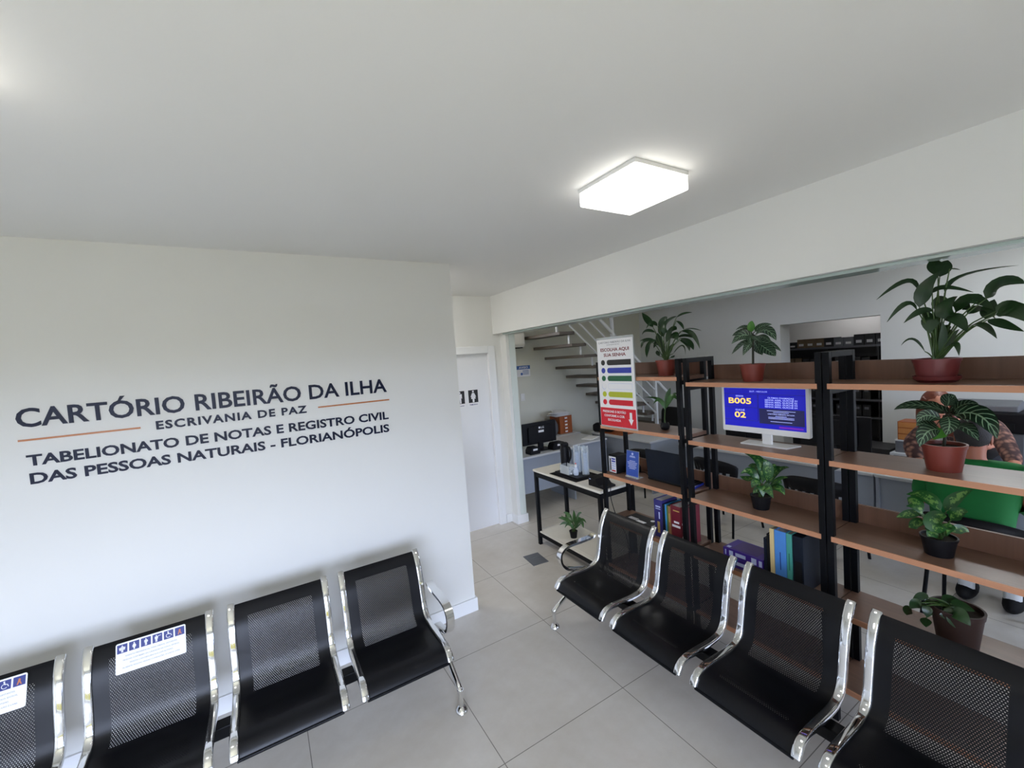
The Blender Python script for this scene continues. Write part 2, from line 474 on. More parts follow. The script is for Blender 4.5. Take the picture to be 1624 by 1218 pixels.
def thing(name, label, cat, loc=(0, 0, 0), rz=0.0, group=None):
    o = bpy.data.objects.new(name, None); C.objects.link(o); o.location = loc; o.rotation_euler = (0, 0, rz)
    o.empty_display_size = 0.05
    return tag(o, label, cat, group)
def struct(o): o['kind'] = 'structure'; return o
def dup(root, loc, label=None, group=None, rz=None):
    r = root.copy(); C.objects.link(r); r.location = loc
    if rz is not None: r.rotation_euler = (0, 0, rz)
    if label: r['label'] = label
    if group: r['group'] = group
    for ch in list(root.children):
        c = ch.copy(); C.objects.link(c); c.parent = r
        for g in list(ch.children):
            d = g.copy(); C.objects.link(d); d.parent = c
    return r

# text: one mesh per string, fitted to a width and cap height in the plane (ex, ey)
_tc = {}
def text_geo(body, bold, track=1.0):
    k = (body, bold, track)
    if k not in _tc:
        cu = bpy.data.curves.new('glyphs', 'FONT'); cu.body = body; cu.size = 1.0
        cu.offset = bold; cu.space_character = track; cu.resolution_u = 3
        o = bpy.data.objects.new('glyphs', cu); C.objects.link(o)
        dg = bpy.context.evaluated_depsgraph_get()
        me = bpy.data.meshes.new_from_object(o.evaluated_get(dg))
        vs = [tuple(v.co) for v in me.vertices]; fs = [list(p.vertices) for p in me.polygons]
        bpy.data.objects.remove(o); bpy.data.curves.remove(cu); bpy.data.meshes.remove(me)
        _tc[k] = (vs, fs)
    return _tc[k]
def add_text(m, body, org, ex, ey, width, cap, bold=0.0, align='L', d=0.0, fit=True, track=1.0):
    """org = baseline start (L) or centre (C); width = total glyph width (fit) ; d = raised thickness"""
    vs, fs = text_geo(body, bold, track)
    if not vs: return m
    x0 = min(v[0] for v in vs); x1 = max(v[0] for v in vs)
    capu = 0.729
    sy = cap / capu
    sx = width / (x1 - x0) if fit else sy
    org, ex, ey = Vector(org), Vector(ex), Vector(ey); ez = ex.cross(ey)
    sh = -(x0 + x1) / 2 * sx if align == 'C' else -x0 * sx
    P = [org + ex * (v[0] * sx + sh) + ey * (v[1] * sy) for v in vs]
    if d:
        P = [p + ez * d for p in P]
        n = len(P); edges = {}
        for f in fs:
            for i in range(len(f)):
                a, b = f[i], f[(i + 1) % len(f)]; edges[(a, b)] = edges.get((a, b), 0) + 1
        Q = [p - ez * d for p in P]
        fs2 = [list(f) for f in fs] + [[b + 0, a + 0, a + n, b + n] for (a, b) in edges if (b, a) not in edges]
        m.add(P + Q, fs2)
    else:
        m.add(P, fs)
    return m
def rrect(w, h, r, n=5, corners=(1, 1, 1, 1)):
    out = []
    for (cx, cy, a0), on in zip(((w / 2 - r, h / 2 - r, 0), (-w / 2 + r, h / 2 - r, 90), (-w / 2 + r, -h / 2 + r, 180), (w / 2 - r, -h / 2 + r, 270)), corners):
        if on:
            for k in range(n + 1):
                a = radians(a0 + 90 * k / n); out.append((cx + r * cos(a), cy + r * sin(a)))
        else:
            a = radians(a0 + 45); out.append((cx + r * (1 if cos(a) > 0 else -1), cy + r * (1 if sin(a) > 0 else -1)))
    return out
def circ(r, n=20, cx=0, cy=0): return [(cx + r * cos(2 * pi * k / n), cy + r * sin(2 * pi * k / n)) for k in range(n)]

XB = 2.448         # plane of the beam
XS = 2.42          # front plane of the shelf units
CEIL = 2.775
YW = 3.04          # lettered wall
YD = 4.447         # corridor wall with the door
# ================================================================== STRUCTURE
struct(M().box(-3.2, 9.2, -2.5, 6.0, -0.12, 0).build('floor', 'floor_tile'))
struct(M().box(-3.2, 9.2, -2.5, 6.0, CEIL, CEIL + 0.12).build('ceiling', 'ceiling_paint'))
struct(M().box(-3.0, 1.335, YW, YW + 0.13, 0, CEIL).build('wall_left', 'wall_paint'))
bb = M()
bb.box(-3.0, 1.351, YW - 0.016, YW, 0, 0.107); bb.box(1.335, 1.351, YW, YW + 0.146, 0, 0.107)
struct(bb.build('baseboard_left', 'trim_paint', bevel=0.003))
# corridor wall with the door opening
DX0, DX1, DT = 1.58, 2.372, 2.115
wb = M().box(-3.0, DX0, YD, YD + 0.12, 0, CEIL); wb.box(DX1, 2.545, YD, YD + 0.12, 0, CEIL); wb.box(DX0, DX1, YD, YD + 0.12, DT, CEIL)
struct(wb.build('wall_back', 'wall_paint'))
dr = struct(M().box(DX0 + 0.004, DX1 - 0.004, YD + 0.03, YD + 0.07, 0.006, DT - 0.004).build('door_1', 'door_paint', bevel=0.002))
cs = M()
cs.box(DX1 - 0.012, DX1 + 0.078, YD - 0.016, YD + 0.03, 0, DT + 0.072); cs.box(DX0 - 0.078, DX0 + 0.012, YD - 0.016, YD + 0.03, 0, DT + 0.072); cs.box(DX0 + 0.012, DX1 - 0.012, YD - 0.016, YD + 0.03, DT - 0.012, DT + 0.072)
struct(cs.build('trim_1', 'trim_paint', bevel=0.004))
hd = M(); hd.lathe([(0.026, 0), (0.026, 0.006), (0.01, 0.008), (0.01, 0.045)], n=16); hd.box(-0.012, 0.11, -0.01, 0.01, 0.035, 0.05)
ho = hd.build('door_handle', 'chrome', dr, smooth=True); ho.location = (DX0 + 0.07, YD + 0.03, 1.02); ho.rotation_euler = (radians(90), 0, 0)
# beam above the shelves and the pillar at its end
struct(M().box(XB, XB + 0.21, -2.2, YD, 2.322, CEIL).build('wall_right', 'wall_paint'))
struct(M().box(2.545, 2.672, 4.315, 5.85, 0, 2.322).build('wall_pillar', 'wall_paint', bevel=0.004))
struct(M().box(2.53, 2.687, 4.30, 4.36, 0, 0.105).box(2.53, 2.545, 4.36, YD, 0, 0.105).box(2.455, 2.53, YD - 0.015, YD, 0, 0.105).build('baseboard_pillar', 'trim_paint', bevel=0.003))
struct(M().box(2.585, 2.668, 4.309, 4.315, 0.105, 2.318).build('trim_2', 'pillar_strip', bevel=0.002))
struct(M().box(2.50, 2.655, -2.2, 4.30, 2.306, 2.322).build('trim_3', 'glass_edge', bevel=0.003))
# rear wall with the shop window, end wall, office walls
rw = M().box(-3.2, WIN1[0], -2.3, -2.2, 0, CEIL).box(WIN1[1], 2.5, -2.3, -2.2, 0, CEIL).box(WIN1[0], WIN1[1], -2.3, -2.2, WIN1[3], CEIL).box(WIN1[0], WIN1[1], -2.3, -2.2, 0, WIN1[2])
rw.box(2.5, 4.4, -2.3, -2.2, 0, CEIL).box(6.3, 9.2, -2.3, -2.2, 0, CEIL).box(4.4, 6.3, -2.3, -2.2, 2.25, CEIL).box(4.4, 6.3, -2.3, -2.2, 0, 0.6)
struct(rw.build('wall_rear', 'wall_paint'))
def window(n, x0, x1, z0, z1, mull):
    f = M(); k = 0.05
    f.box(x0, x1, -2.29, -2.21, z0, z0 + k).box(x0, x1, -2.29, -2.21, z1 - k, z1).box(x0, x0 + k, -2.29, -2.21, z0, z1).box(x1 - k, x1, -2.29, -2.21, z0, z1)
    for i in range(1, mull): xx = x0 + (x1 - x0) * i / mull; f.box(xx - k / 2, xx + k / 2, -2.285, -2.215, z0 + k, z1 - k)
    o = struct(f.build('window_%d' % n, 'frame_alu'))
    M().box(x0 + k, x1 - k, -2.253, -2.247, z0 + k, z1 - k).build('window_pane', 'window_glass', o)
window(1, *WIN1, 3)
window(2, *WIN2, 2)
struct(M().box(-3.1, -3.0, -2.2, YD, 0, CEIL).build('wall_end', 'wall_paint'))
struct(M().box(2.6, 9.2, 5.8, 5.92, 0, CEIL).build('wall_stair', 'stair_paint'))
OY0, OY1, OZ = 2.053, 3.196, 2.232
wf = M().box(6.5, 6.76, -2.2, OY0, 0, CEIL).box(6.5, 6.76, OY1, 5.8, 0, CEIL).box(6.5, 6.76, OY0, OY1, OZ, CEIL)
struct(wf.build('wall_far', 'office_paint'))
struct(M().box(9.0, 9.1, -2.2, 5.8, 0, CEIL).build('wall_archive', 'wall_paint'))

# ================================================================== CEILING LAMPS
def lamp(x, y, sx, sy, label, glow='lamp_glow', group=None):
    t = thing('ceiling_lamp', label, 'lamp', (x, y, CEIL), 0, group)
    M().box(-sx / 2 - 0.002, sx / 2 + 0.002, -sy / 2 - 0.002, sy / 2 + 0.002, -0.018, 0).build('base_frame', 'white_plastic', t, bevel=0.002)
    M().box(-sx / 2, sx / 2, -sy / 2, sy / 2, -0.082, -0.018).build('diffuser', glow, t, bevel=0.008)
    return t
lamp(1.53, 1.365, 0.335, 0.345, 'square white LED ceiling lamp glowing on the reception ceiling')
lamp(-0.70, 1.42, 0.335, 0.345, 'square white LED ceiling lamp at the far left above the lettered wall')
lamp(0.95, 3.75, 0.30, 0.30, 'square white LED ceiling lamp in the corridor behind the lettered wall', 'lamp_glow_corridor')
lamp(4.6, 3.4, 0.335, 0.345, 'square white LED ceiling lamp over the office by the stairs', 'lamp_glow_office')
lamp(5.4, 0.9, 0.335, 0.345, 'square white LED ceiling lamp over the office desk', 'lamp_glow_desk')
lamp(8.35, 3.0, 0.335, 0.345, 'unseen ceiling lamp added to brighten the archive room beyond the opening', 'archive_fill_glow')  # out-of-view lamp, added so the archive wall reads light

# ================================================================== WALL LETTERING
wl = thing('wall_lettering', 'raised navy office name with copper lines on the white wall', 'sign', (0, YW, 1.7))
EX, EZ = Vector((1, 0, 0)), Vector((0, 0, 1))
def wtext(part, body, x0, x1, z, cap, bold, mat='navy_ink', d=0.004, track=1.0):
    # every word of a line is a part of its own; the line as a whole is fitted from x0 to x1
    vs, fs = text_geo(body, bold, track); a = min(v[0] for v in vs); sc_ = (x1 - x0) / (max(v[0] for v in vs) - a)
    for i, word in enumerate(body.split(' ')):
        lead = ' '.join(body.split(' ')[:i]) + (' ' if i else '')
        full, _f = text_geo(lead + word, bold, track); only, _f = text_geo(word, bold, track)
        xr_ = max(v[0] for v in full); wd_ = max(v[0] for v in only) - min(v[0] for v in only)
        m = add_text(M(), word, (x0 + (xr_ - wd_ - a) * sc_, YW, z), EX, EZ, wd_ * sc_, cap, bold, 'L', d, track=track)
        m.build(part, mat, wl, off=wl.location)
wtext('office_name', 'CARTÓRIO RIBEIRÃO DA ILHA', -1.045, 0.775, 1.837, 0.096, 0.018)
wtext('subtitle', 'ESCRIVANIA DE PAZ', -0.516, 0.249, 1.752, 0.047, 0.032, track=1.18)
wtext('service_line', 'TABELIONATO DE NOTAS E REGISTRO CIVIL', -1.027, 0.771, 1.641, 0.055, 0.026)
wtext('service_line', 'DAS PESSOAS NATURAIS - FLORIANÓPOLIS', -1.024, 0.768, 1.549, 0.055, 0.026)
for a, b, z in ((-1.047, -0.583, 1.771), (0.317, 0.786, 1.778)):
    M().box(a, b, YW - 0.004, YW, z - 0.005, z + 0.004).build('rule_line', 'copper_line', wl, off=wl.location)

# ================================================================== DOOR SIGNS
def pict_person(m, org, ex, ey, h, dress, d=0.0006):
    ez = Vector(ex).cross(Vector(ey)); s = h
    m.prism(circ(0.085 * s, 14, 0, 0.90 * s), org, ex, ey, ez, d)
    if dress:
        m.prism([(-.10 * s, .78 * s), (-.25 * s, .45 * s), (-.19 * s, .42 * s), (-.11 * s, .62 * s), (-.22 * s, .28 * s), (-.09 * s, .28 * s), (-.08 * s, 0), (.08 * s, 0), (.09 * s, .28 * s), (.22 * s, .28 * s), (.11 * s, .62 * s), (.19 * s, .42 * s), (.25 * s, .45 * s), (.10 * s, .78 * s)], org, ex, ey, ez, d)
    else:
        m.prism([(-.2 * s, .79 * s), (-.2 * s, .42 * s), (-.14 * s, .42 * s), (-.12 * s, .66 * s), (-.12 * s, 0), (-.02 * s, 0), (0, .38 * s), (.02 * s, 0), (.12 * s, 0), (.12 * s, .66 * s), (.14 * s, .42 * s), (.2 * s, .42 * s), (.2 * s, .79 * s)], org, ex, ey, ez, d)
    return m
for i, (x, txt, lab) in enumerate(((1.967, 'MASCULINO', 'black and white men restroom plate, left one on the white door'), (2.141, 'FEMININO', 'black and white women restroom plate, right one on the white door'))):
    y = YD + 0.03
    t = thing('restroom_sign', lab, 'sign', (x, y, 1.585), 0, 'restroom plates on the door')
    M().box(-0.07, 0.07, -0.003, 0, -0.10, 0.10).build('plate', 'paper', t)
    M().box(-0.062, 0.062, -0.0036, -0.003, -0.055, 0.094).build('black_panel', 'ink_black', t)
    pict_person(M(), (0, -0.0036, -0.05), EX, EZ, 0.14, i == 1).build('pictogram', 'print_white', t)
    add_text(M(), txt, (0, -0.0034, -0.086), EX, EZ, 0.10, 0.016, 0.015, 'C').build('caption', 'ink_darkblue', t)

# ================================================================== WAITING BENCHES
PROF = [(0.0, 0.762), (0.022, 0.742), (0.06, 0.68), (0.085, 0.60), (0.105, 0.50), (0.122, 0.43), (0.15, 0.385), (0.20, 0.362), (0.27, 0.357), (0.38, 0.362), (0.46, 0.362), (0.505, 0.35), (0.53, 0.325), (0.54, 0.305)]
PITCH, SW = 0.565, 0.45   # seat pitch, sheet width
def bench(label, loc, rz, nseat, stickers, ends):
    t = thing('waiting_bench', label, 'bench', loc, rz)
    # local: seats along +x, backs toward +y, y = -u
    pts = smooth([Vector((0, -u, z)) for u, z in PROF], 4)
    ln = [0.0]
    for i in range(1, len(pts)): ln.append(ln[-1] + (pts[i] - pts[i - 1]).length)
    x0all = 0.0
    for k in range(nseat):
        cx = -PITCH * k                     # seat centre; seat 0 is the +x end
        m = M(); nx = 2
        for side in (0, 1):
            o = len(m.v)
            for i, p in enumerate(pts):
                tg = (pts[min(i + 1, len(pts) - 1)] - pts[max(i - 1, 0)]).normalized(); nn = Vector((1, 0, 0)).cross(tg)
                q = p - nn * (0.0022 * side)
                for j in range(nx + 1): m.v.append((cx - SW / 2 + SW * j / nx, q.y, q.z))
            for i in range(len(pts) - 1):
                for j in range(nx):
                    a = o + i * (nx + 1) + j; f = [a, a + 1, a + nx + 2, a + nx + 1]
                    u0, u1 = SW * j / nx, SW * (j + 1) / nx; v0, v1 = ln[i], ln[i + 1]
                    uv = [(u0, v0), (u1, v0), (u1, v1), (u0, v1)]
                    if side: f.reverse(); uv.reverse()
                    m.f.append(f); m.uv.append(uv)
        ns = len(pts); n1 = nx + 1
        for (a, b) in ((0, 1),):
            for j in range(nx):
                for i in (0, ns - 1):
                    p = i * n1 + j; q = ns * n1 + i * n1 + j
                    m.f.append([p, p + 1, q + 1, q] if i else [p + 1, p, q, q + 1]); m.uv.append([(0, 0)] * 4)
        seat = m.build('seat', 'perforated_steel', t, smooth=True)
        # rolled front hem
        M().tube([(cx - SW / 2, -0.541, 0.303), (cx + SW / 2, -0.541, 0.303)], 0.008, 10).build('front_hem', 'black_metal', seat, smooth=True)
        M().box(cx - SW / 2, cx + SW / 2, -0.40, -0.37, 0.338, 0.358).build('stiffener', 'black_metal', seat, bevel=0.003)
        for s in (-1, 1):
            rp = [(cx + s * (SW / 2 + 0.010), p.y, p.z + 0.006) for p in pts]
            rail = M().sweep(rp, (-1, 0, 0), 0.036, 0.022).build('side_rail', 'chrome', t, smooth=True)
            for seg in (rp[:8], rp[-7:]):
                M().sweep(seg, (-1, 0, 0), 0.0385, 0.0255).build('end_cap', 'chrome', rail, smooth=True)
    xr, xl = SW / 2 + 0.045, -PITCH * (nseat - 1) - SW / 2 - 0.045
    M().box(xl + 0.02, xr - 0.0, -0.305, -0.235, 0.262, 0.322).build('beam', 'black_metal', t, bevel=0.006)
    for k in range(nseat):                  # brackets carrying each rail pair
        M().box(-PITCH * k - SW / 2, -PITCH * k + SW / 2, -0.30, -0.24, 0.32, 0.352).build('seat_bracket', 'black_metal', t, bevel=0.004)
    for ex_, on_arm in ((xr, True), (xl, True)):
        sgn = 1 if ex_ > 0 else -1
        x = ex_ + sgn * 0.004
        lg = M()
        lg.tube([(x, -0.27, 0.30), (x, -0.33, 0.262), (x, -0.44, 0.19), (x, -0.535, 0.132), (x, -0.55, 0.118)], 0.017, 14, sub=4)
        lg.tube([(x, -0.27, 0.30), (x, -0.21, 0.262), (x, -0.10, 0.19), (x, 0.005, 0.132), (x, 0.02, 0.118)], 0.017, 14, sub=4)
        lg.tube([(x - sgn * 0.03, -0.27, 0.292), (x + sgn * 0.012, -0.27, 0.292)], 0.034, 18)
        leg = lg.build('leg', 'chrome', t, smooth=True)
        for yy in (-0.55, 0.02):
            f = M().lathe([(0.019, 0.128), (0.019, 0.112), (0.0135, 0.108), (0.0135, 0.03), (0.020, 0.026), (0.034, 0.012), (0.036, 0.0)], (x, yy, 0), 20)
            f.build('foot', 'chrome', leg, smooth=True)
        xa = ex_ + sgn * 0.012
        ar = M().sweep([(xa, -0.115, 0.578), (xa, -0.16, 0.567), (xa, -0.25, 0.566), (xa, -0.36, 0.566), (xa, -0.42, 0.553), (xa, -0.455, 0.515), (xa, -0.45, 0.455), (xa, -0.41, 0.405), (xa, -0.34, 0.375), (xa, -0.26, 0.352), (xa, -0.22, 0.345)][::-1], (-1, 0, 0), 0.048, 0.022, sub=5)
        arm = ar.build('armrest', 'chrome', t, smooth=True)
        M().tube([(xa, -0.27, 0.36), (xa, -0.275, 0.30)], 0.02, 14).build('arm_post', 'chrome', arm, smooth=True)
    for k in stickers:
        cx = -PITCH * k
        notice(t, cx)
    return t
def notice(t, cx):
    # paper notice glued over the top of a backrest; local frame along the sheet
    a = Vector((cx, -0.016, 0.752)); b = Vector((cx, -0.085, 0.60))
    dn = (b - a).normalized(); ex = Vector((1, 0, 0)); ey = -dn; ez = ex.cross(ey)
    w, h = 0.27, 0.135
    org = a + dn * (h / 2 + 0.002) + ez * 0.012
    base = M().prism(rrect(w, h, 0.008), org, ex, ey, ez, 0.0008).build('notice', 'paper', t)
    top = org + ez * 0.0009
    s = 0.038
    for i in range(6):
        tiles, icons = M(), M()
        c = top + ex * (-w / 2 + 0.024 + i * 0.0443) + ey * (h / 2 - 0.026)
        tiles.prism([(-s / 2, -s / 2), (s / 2, -s / 2), (s / 2, s / 2), (-s / 2, s / 2)], c, ex, ey, ez, 0.0003)
        q = c + ez * 0.0004
        if i in (0, 1, 2):
            pict_person(icons, q - ey * 0.016, ex, ey, 0.031, i == 1, 0.0003)
            if i == 0: icons.prism([(-.010, .0), (.010, .0), (.012, .012), (-.012, .012)], q - ey * 0.006, ex, ey, ez, 0.0003)
            if i == 2: icons.prism(circ(0.005, 10), q + ey * 0.002 + ex * 0.003, ex, ey, ez, 0.0003)
        elif i == 3:
            pict_person(icons, q - ey * 0.016 - ex * 0.004, ex, ey, 0.031, False, 0.0003)
            icons.prism([(0.0, 0.006), (0.014, 0.009), (0.014, 0.011), (0.0, 0.009)], q, ex, ey, ez, 0.0003)
        elif i == 4:
            icons.prism(circ(0.003, 10, -0.002, 0.013), q, ex, ey, ez, 0.0003)
            for k in range(9):
                a0 = radians(100 + k * 25); a1 = radians(100 + (k + 1) * 25)
                icons.prism([(0.010 * cos(a0) - .001, 0.010 * sin(a0) - .004), (0.010 * cos(a1) - .001, 0.010 * sin(a1) - .004), (0.0078 * cos(a1) - .001, 0.0078 * sin(a1) - .004), (0.0078 * cos(a0) - .001, 0.0078 * sin(a0) - .004)], q, ex, ey, ez, 0.0003)
            icons.prism([(-.004, .010), (-.001, .010), (-.0005, .001), (.007, .001), (.011, -.008), (.013, -.007), (.009, .003), (-.003, .003)], q, ex, ey, ez, 0.0003)
        tiles.build('icon_tile', 'ink_darkblue', base)
        if i < 5: icons.build('pictogram', 'print_white', base)
    rb = M(); c = top + ex * (-w / 2 + 0.024 + 5 * 0.0443) + ey * (h / 2 - 0.026) + ez * 0.0004
    rb.prism([(-.008, -.014), (-.004, -.014), (.005, .006), (.0, .011), (-.003, .006), (.006, -.014), (.009, -.014), (-.001, .012), (-.002, .012)][:5], c, ex, ey, ez, 0.0003)
    rb.prism([(.008, -.014), (.005, -.014), (-.004, .006), (-.001, .010), (.001, .008)], c, ex, ey, ez, 0.0004)
    rb.build('ribbon_icon', 'ink_orange', base)
    tx = M()
    for i, (s_, wd_) in enumerate((('ASSENTO PREFERENCIAL PARA OBESOS, GESTANTES,', .20), ('PESSOAS COM BEBÊS OU CRIANÇAS DE COLO, IDOSOS,', .215), ('PESSOAS COM DEFICIÊNCIA E COM AUTISMO.', .165), ('AUSENTE PESSOAS NESSAS CONDIÇÕES, O USO É LIVRE.', .22))):
        add_text(tx, s_, top + ex * (-0.008 if 0 else 0) + ey * (0.003 - i * 0.0165), ex, ey, wd_, 0.0058, 0.0, 'C')
    tx.build('printed_text', 'ink_grey', base)
bench('black perforated steel bench with chrome rails and two notices, against the lettered wall', (0.555, 2.75, 0), 0, 4, (2, 3), None)
bench('black perforated steel bench with chrome rails standing in front of the shelves', (2.262, 2.205 - 3 * PITCH, 0), radians(-90), 4, (), None)

# ================================================================== SHELF UNITS
ZS = {'A': [1.806, 1.402, 0.990, 0.600, 0.210], 'B': [1.770, 1.379, 0.987, 0.598, 0.208], 'C': [1.771, 1.380, 0.988, 0.598, 0.208]}
DEP = 0.300; TB = 0.030
def shelf_unit(label, y0, y1, zs, ztop=1.93):
    t = thing('shelf_unit', label, 'shelf', (XS, (y0 + y1) / 2, 0), 0, 'open shelf units in a row')
    ya, yb = y0 - (y0 + y1) / 2, y1 - (y0 + y1) / 2
    for yy in (ya, yb - TB):
        f = M()
        f.box(0, TB, yy, yy + TB, 0, ztop).box(DEP - TB, DEP, yy, yy + TB, 0, ztop).box(TB, DEP - TB, yy, yy + TB, ztop - TB, ztop)
        for z in zs: f.box(TB, DEP - TB, yy + 0.002, yy + TB - 0.002, z - 0.055, z - 0.0255)
        f.build('side_frame', 'black_metal', t, bevel=0.002)
    for i, z in enumerate(zs):
        s = M().box(TB, DEP - TB, ya, yb, z - 0.025, z).box(0.004, TB, ya + TB, yb - TB, z - 0.025, z).box(DEP - TB, DEP, ya + TB, yb - TB, z - 0.025, z).build('shelf', 'shelf_wood', t)
        M().box(-0.004, 0.004, ya + TB - 0.010, yb - TB + 0.010, z - 0.026, z + 0.0005).build('edge_band', 'edge_wood', s)
        if i in (0, 2):
            M().box(DEP, DEP + 0.016, ya, yb, z - 0.02, z + 0.098).build('back_lip', 'lip_wood', s)
    return t
UA = (1.838, 2.648); UB = (1.003, 1.808); UC = (0.165, 0.998)
shelf_unit('brown and black open shelf unit at the coffee cart end, ticket sign on it', *UA, ZS['A'])
shelf_unit('brown and black open shelf unit in the middle, holding the white television', *UB, ZS['B'])
shelf_unit('brown and black open shelf unit at the right, holding four potted plants', *UC, ZS['C'])

# ================================================================== PLANTS
def Z(ox, oy, f): return lambda a, b: (ox + a / f, oy + b / f)
def pot(t, r1, h, mat, saucer=False, round_=False, rim=True, soil=True):
    if round_:
        p = M().lathe([(r1 * .55, 0), (r1 * .85, h * .12), (r1, h * .45), (r1 * .92, h * .8), (r1 * .78, h), (r1 * .72, h), (r1 * .72, h * .86)], n=28)
    else:
        r0 = r1 * 0.76
        p = M().lathe([(r0, 0), (r0 + (r1 - r0) * .86, h * .86), (r1 * (1.0 if rim else .97), h * .86), (r1 * 1.03 if rim else r1, h), (r1 * .93, h), (r1 * .9, h * .86)], n=32)
    o = p.build('pot', mat, t, smooth=True)
    if soil: M().lathe([(0.001, 0), (r1 * (.72 if round_ else .905), 0)], (0, 0, h * .87), 24, cap=False).build('soil', 'soil', t)
    if saucer:
        M().lathe([(r1 * .74, 0), (r1 * .96, 0.012), (r1 * 1.0, 0.028), (r1 * .95, 0.028), (r1 * .9, 0.012)], n=32).build('saucer', mat, t, smooth=True)
    return o
def foliage(t, zf, xp, leaves, crown, mat, stem='stem_green', pr=0.0028, seedv=1, spread=0.05, hint=None, part='foliage', petiole=True, n=9):
    """leaves: (base, mid, tip, width[, dx]) read in the zoomed crop zf; xp = depth plane of the plant; crown = point all petioles leave"""
    rnd = random.Random(seedv); lf = M(); st = M(); loc = Vector(t.location); crown = Vector(crown)
    for L in leaves:
        b, m, tp, w = L[:4]
        dx = L[4] if len(L) > 4 else rnd.uniform(-spread, spread)
        # leaf base is near the plant axis, the tip runs out to its own depth
        B = at_x(*zf(*b), xp + dx * 0.45); Mi = at_x(*zf(*m), xp + dx * 0.8); T = at_x(*zf(*tp), xp + dx)
        toc = Vector((-1, -0.25 if tp[0] < crown.y else -0.25, 0.55))
        h = Vector(hint) if hint else (Vector((-0.75, -0.35, 0.75)) + Vector((rnd.uniform(-.35, .35), rnd.uniform(-.35, .35), rnd.uniform(-.3, .3))))
        lf.leaf(B, Mi, T, w, h, n=n)
        if petiole:
            c0 = crown + Vector((rnd.uniform(-.012, .012), rnd.uniform(-.012, .012), 0))
            c1 = c0.lerp(B, 0.55) + Vector((0, 0, 0.12 * (B - c0).length))
            if (B - c0).length > 0.012: st.tube([c0, c1, B], [pr * 1.3, pr, pr * .7], 6, sub=4)
    o = lf.build(part, mat, t, smooth=True, off=loc)
    if st.v: st.build('stems', stem, t, smooth=True, off=loc)
    return o
def plant(label, base_px, z, xp, r, h, mat, **kw):
    p = at_x(base_px[0], base_px[1], xp); p.z = z
    t = thing('potted_plant', label, 'plant', p)
    pot(t, r, h, mat, **kw)
    return t, p

# large peace lily at the right
zc = Z(1380, 380, 5.074); xp = 2.57
t, p = plant('large leafy peace lily in a maroon pot with saucer, on the right top shelf', (1485, 590), 1.771, xp, 0.079, 0.105, 'maroon_pot', saucer=True)
foliage(t, zc, xp, [
    ((385, 400), (280, 337), (50, 485), .032), ((378, 570), (285, 517), (135, 665), .026), ((395, 545), (450, 390), (575, 250), .062, -.05),
    ((545, 290), (520, 215), (510, 150), .060, .04), ((560, 300), (595, 220), (625, 165), .055, .05), ((640, 235), (680, 236), (725, 243), .010),
    ((600, 425), (745, 290), (1195, 207), .028, .03), ((505, 575), (400, 580), (270, 672), .036), ((500, 430), (600, 385), (830, 424), .030),
    ((600, 640), (620, 540), (705, 455), .085, -.03), ((570, 590), (560, 500), (540, 455), .055, .02), ((690, 585), (810, 478), (1000, 570), .058),
    ((780, 600), (890, 560), (1010, 640), .05), ((930, 478), (1060, 350), (1250, 355), .080, -.07), ((1010, 580), (1110, 528), (1240, 545), .045, -.05),
    ((1010, 605), (1150, 570), (1250, 660), .075, -.08), ((960, 640), (1060, 680), (1240, 740), .045), ((790, 705), (900, 690), (1020, 797), .05, -.06),
    ((600, 640), (690, 640), (780, 745), .062, -.05), ((550, 610), (490, 655), (480, 755), .070, -.02), ((650, 700), (625, 740), (615, 815), .06, .03),
    ((440, 900), (345, 800), (250, 850), .012), ((640, 850), (690, 840), (715, 935), .025), ((430, 620), (460, 610), (490, 660), .04), ((700, 560), (740, 530), (800, 570), .06, .05),
    ((860, 500), (830, 470), (700, 500), .045, .04), ((930, 640), (960, 560), (1000, 480), .05, .05), ((500, 900), (530, 770), (560, 640), .03), ((560, 900), (590, 780), (580, 660), .028), ((620, 900), (650, 800), (720, 720), .03)],
    (p.x, p.y, p.z + 0.09), 'lily_leaf', seedv=3, spread=.07)
# peace lily on the cart end unit
za = Z(930, 480, 5.537); xp = 2.575
t, p = plant('bushy peace lily in a terracotta pot, on the top shelf beside the ticket sign', (1056, 588), 1.806, xp, 0.070, 0.115, 'terracotta')
foliage(t, za, xp, [
    ((585, 215), (535, 150), (488, 88), .052), ((625, 205), (570, 178), (525, 232), .04), ((605, 262), (530, 245), (488, 282), .03), ((605, 335), (530, 322), (468, 338), .03),
    ((560, 335), (505, 345), (480, 400), .035), ((615, 335), (550, 370), (530, 482), .062, -.05), ((680, 275), (710, 180), (795, 120), .088, -.04), ((645, 240), (680, 165), (710, 125), .07, .03),
    ((790, 130), (850, 97), (928, 86), .02), ((790, 160), (832, 190), (855, 238), .022), ((800, 285), (880, 232), (1012, 246), .03), ((835, 250), (930, 275), (996, 405), .034),
    ((790, 312), (870, 288), (965, 318), .03), ((820, 330), (880, 350), (905, 425), .04), ((830, 310), (900, 350), (940, 415), .05, -.05), ((700, 350), (745, 250), (795, 235), .085, -.02),
    ((760, 450), (840, 375), (870, 455), .012), ((740, 485), (760, 475), (775, 462), .02), ((690, 420), (640, 330), (625, 265), .05, .03), ((680, 300), (660, 230), (640, 180), .06, .05),
    ((720, 330), (770, 290), (800, 330), .07, -.04), ((650, 380), (620, 350), (590, 400), .05, .04), ((670, 470), (680, 400), (700, 330), .03), ((710, 470), (740, 400), (770, 360), .035), ((640, 470), (625, 440), (620, 420), .03)],
    (p.x, p.y, p.z + 0.10), 'lily_leaf', seedv=5, spread=.07)
